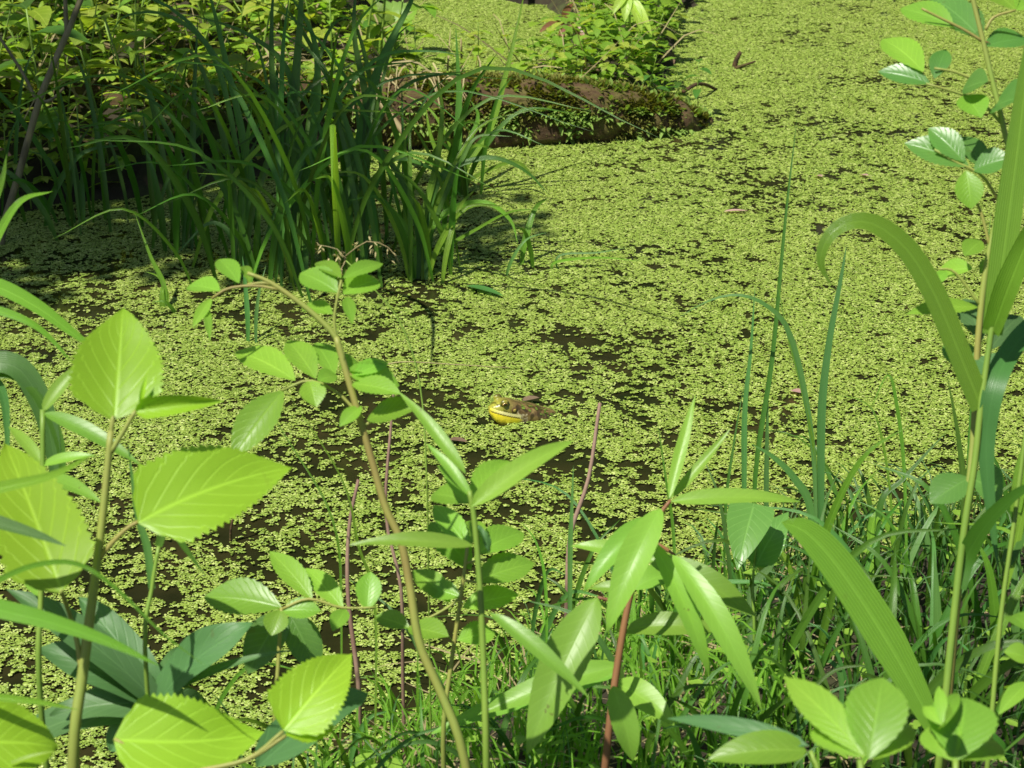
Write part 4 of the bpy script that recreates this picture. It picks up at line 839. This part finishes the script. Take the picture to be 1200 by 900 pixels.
# ------------------------------------------------------------------ frog
def build_frog():
    c = .01
    S = [(-.05, .10, 1.62, 1.38), (.15, .52, 1.88, .85), (.6, .95, 2.14, .1), (1.2, 1.28, 2.38, -.5), (1.9, 1.5, 2.5, -.9), (2.7, 1.62, 2.38, -1.1), (3.5, 1.7, 2.0, -.95), (4.6, 1.9, 1.55, -1.4), (5.8, 1.95, 1.15, -1.8), (7.0, 1.7, .6, -1.9), (8.1, 1.2, .12, -1.7), (8.9, .55, -.25, -1.3), (9.2, .1, -.55, -.9)]
    bm = bmesh.new(); rings = []; ns = 28
    ks = np.array(S); tt = np.linspace(0, 1, 48); ii = np.linspace(0, 1, len(S))
    for t in tt:
        s, hw, zt, zb = [float(np.interp(t, ii, ks[:, k])) for k in range(4)]
        zc = zb + (zt - zb) * .52; ring = []
        for a in range(ns):
            an = 2 * math.pi * a / ns; cy, sz = math.cos(an), math.sin(an)
            y = hw * math.copysign(abs(cy) ** .62, cy); z = zc + (zt - zc if sz > 0 else zc - zb) * math.copysign(abs(sz) ** .9, sz)
            ring.append(bm.verts.new((-s * c, y * c, z * c)))
        rings.append(ring)
    for i in range(len(rings) - 1):
        for a in range(ns): bm.faces.new((rings[i][a], rings[i][(a + 1) % ns], rings[i + 1][(a + 1) % ns], rings[i + 1][a]))
    bm.faces.new(rings[0][::-1]); bm.faces.new(rings[-1])
    def ball(p, r, sc=(1, 1, 1)): bmesh.ops.create_icosphere(bm, subdivisions=3, radius=r * c, matrix=Matrix.Translation(Vector(p) * c) @ Matrix.Diagonal((*sc, 1)))
    for s in (-1, 1):
        ball((-1.55, s * .98, 2.42), .46, (1.15, .9, .95))                       # brow over each eye
        for limb, rr_ in (([(-3.7, s * 1.3, -.8), (-3.3, s * 2.1, -1.6), (-2.4, s * 2.2, -2.4)], .34), ([(-7.6, s * .9, -1.2), (-6.0, s * 2.6, -1.7), (-8.0, s * 2.6, -2.3), (-6.6, s * 3.3, -2.8)], .5)):
            v, f, u = tube_data([Vector(q) * c for q in limb], [rr_ * c * 1.2, rr_ * c * .55], n=14, sides=10); vv = [bm.verts.new(q) for q in v]
            for q in f: bm.faces.new([vv[k] for k in q])
            for k in (-1, 0, 1, 2):                                               # toes
                b0 = Vector(limb[-1]) * c; e0 = b0 + Vector((.009, s * .0035 * k, -.003)); v, f, u = tube_data([b0, e0], [.0018, .001], n=3, sides=6); vv = [bm.verts.new(q) for q in v]
                for q in f: bm.faces.new([vv[j] for j in q])
    bmesh.ops.recalc_face_normals(bm, faces=bm.faces)
    me = bpy.data.meshes.new('tmp'); bm.to_mesh(me); tmp = link(bpy.data.objects.new('tmp', me))
    md = tmp.modifiers.new('r', 'REMESH'); md.mode = 'VOXEL'; md.voxel_size = .00075
    sm = tmp.modifiers.new('s', 'SMOOTH'); sm.iterations = 5; sm.factor = .5
    dg_ = bpy.context.evaluated_depsgraph_get(); dg_.update(); me2 = bpy.data.meshes.new_from_object(tmp.evaluated_get(dg_)); bpy.data.objects.remove(tmp)
    ca = me2.color_attributes.new('skin', 'FLOAT_COLOR', 'POINT'); cols = []
    for vtx in me2.vertices:
        x, y, z = vtx.co / c; s = -x; ay = abs(y)
        nz = mnoise.noise(Vector((x * 2.2, y * 2.2, z * 2.2))); n2 = mnoise.noise(Vector((x * 6, y * 6, z * 6)))
        lip = 1.42 - .30 * s; w_ = .5 + .5 * n2
        brown = Vector((.10, .062, .022)).lerp(Vector((.20, .14, .05)), min(1, max(0, .5 + nz)))
        olive = Vector((.26, .26, .03)).lerp(Vector((.15, .13, .03)), min(1, max(0, (s - .6) / 2.2)))
        top_ = olive.lerp(brown, min(1, max(0, (s - 1.6) / 1.6)))
        if mnoise.noise(Vector((x * 1.5 + 7, y * 1.5, z * 1.5))) > .16: top_ = top_ * .42
        elif n2 > .25: top_ = top_ * 1.35
        yel = Vector((.86, .70, .02)).lerp(Vector((.75, .66, .12)), w_ * .4)
        if s < 3.6 and z < lip - .07: col = yel if s < 3.1 else yel.lerp(Vector((.42, .34, .16)), (s - 3.1) * 2)
        elif s < 3.2 and abs(z - lip) <= .07 and s > .05: col = Vector((.10, .07, .015))
        elif s < 3.3 and z < lip + .42 and ay > .2: col = Vector((.74, .68, .30)).lerp(Vector((.62, .56, .03)), max(0, 1 - s))
        elif s >= 2.9 and s < 4.4 and z < lip + .8 + nz * .5: col = Vector((.55, .48, .30)).lerp(brown, min(1, max(0, (s - 3.0) * .9 + n2 * 1.1)))
        else: col = top_ if z > -.5 else Vector((.5, .47, .35))
        cols += [*col, 1]
    ca.data.foreach_set('color', cols)
    m, n, l = new_mat('frog_skin'); at = n.new('ShaderNodeAttribute'); at.attribute_name = 'skin'; pr = n.new('ShaderNodeBsdfPrincipled'); l.new(at.outputs[0], pr.inputs['Base Color'])
    pr.inputs['Roughness'].default_value = .32; b = NB(n, l); bmp = n.new('ShaderNodeBump'); bmp.inputs['Strength'].default_value = .35; bmp.inputs['Distance'].default_value = .0008
    tc = n.new('ShaderNodeTexCoord'); l.new(b.noise(tc.outputs['Object'], 420, 3), bmp.inputs['Height']); l.new(bmp.outputs[0], pr.inputs['Normal']); o = n.new('ShaderNodeOutputMaterial'); l.new(pr.outputs[0], o.inputs[0])
    me2.materials.clear(); me2.materials.append(m); me2.polygons.foreach_set('use_smooth', [True] * len(me2.polygons)); me2.name = 'body'
    root = thing('frog', 'frog with yellow throat and brown back resting in the duckweed', 'frog', FROG + FROG_DIR() * .036 + UP * .003); root.rotation_euler = (0, 0, FROG_YAW)
    body = link(bpy.data.objects.new('body', me2)); body.parent = root
    vv_, ff_ = [], []; fr = random.Random(3); ups = [v for v in me2.vertices if v.normal.z > .35 and v.co.z > -.001 and -v.co.x / c > 3.6]
    for k in range(46):
        q = fr.choice(ups); a0 = fr.random() * 6; rr_ = fr.uniform(.0009, .0016); t1 = q.normal.orthogonal().normalized(); t2 = q.normal.cross(t1); b0 = len(vv_); p0 = q.co + q.normal * .0006
        vv_ += [p0 + (t1 * math.cos(a0 + j * .898) * 1.3 + t2 * math.sin(a0 + j * .898)) * rr_ for j in range(7)]; ff_.append(tuple(range(b0, b0 + 7)))
    me3 = bpy.data.meshes.new('clinging_duckweed'); me3.from_pydata([tuple(q) for q in vv_], [], ff_); me3.materials.append(M['weed']); o3 = link(bpy.data.objects.new('clinging_duckweed', me3)); o3.parent = root; o3['kind'] = 'stuff'
    gold = plain_mat('frog_iris', [(.3, (.16, .09, .015)), (.7, (.45, .30, .05))], 500, .12, spec=.6); black = plain_mat('frog_pupil', [(.3, (.004, .004, .004)), (.7, (.008, .007, .006))], 50, .08, spec=.7)
    brn = plain_mat('frog_ear_ring', [(.3, (.09, .05, .02)), (.7, (.15, .09, .04))], 300, .4); yl = plain_mat('frog_ear_spot', [(.3, (.40, .30, .06)), (.7, (.55, .42, .10))], 300, .4)
    def blob(name, mat, p, r, sc, par, rz=0):
        bm = bmesh.new(); bmesh.ops.create_uvsphere(bm, u_segments=20, v_segments=12, radius=r * c, matrix=Matrix.Translation(Vector(p) * c) @ Matrix.Rotation(rz, 4, 'Z') @ Matrix.Diagonal((*sc, 1)))
        me = bpy.data.meshes.new(name); bm.to_mesh(me); me.polygons.foreach_set('use_smooth', [True] * len(me.polygons)); me.materials.append(mat); o = link(bpy.data.objects.new(name, me)); o.parent = par; return o
    for s in (-1, 1):
        e = blob('eye', gold, (-1.5, s * 1.2, 2.34), .33, (1.1, .75, .85), root); blob('pupil', black, (-1.47, s * 1.40, 2.34), .17, (1.5, .45, .7), e)
        t = blob('eardrum', brn, (-2.55, s * 1.56, 1.55), .38, (1, .22, 1), root); blob('eardrum_spot', yl, (-2.55, s * 1.62, 1.55), .2, (1, .25, 1), t)
        blob('nostril', black, (-.32, s * .38, 1.88), .06, (1, 1, .7), root)
def FROG_DIR(): return Vector((math.cos(FROG_YAW), math.sin(FROG_YAW), 0))
build_frog()
for o in list(bpy.data.objects):
    if o.get('label') == '': del o['label']
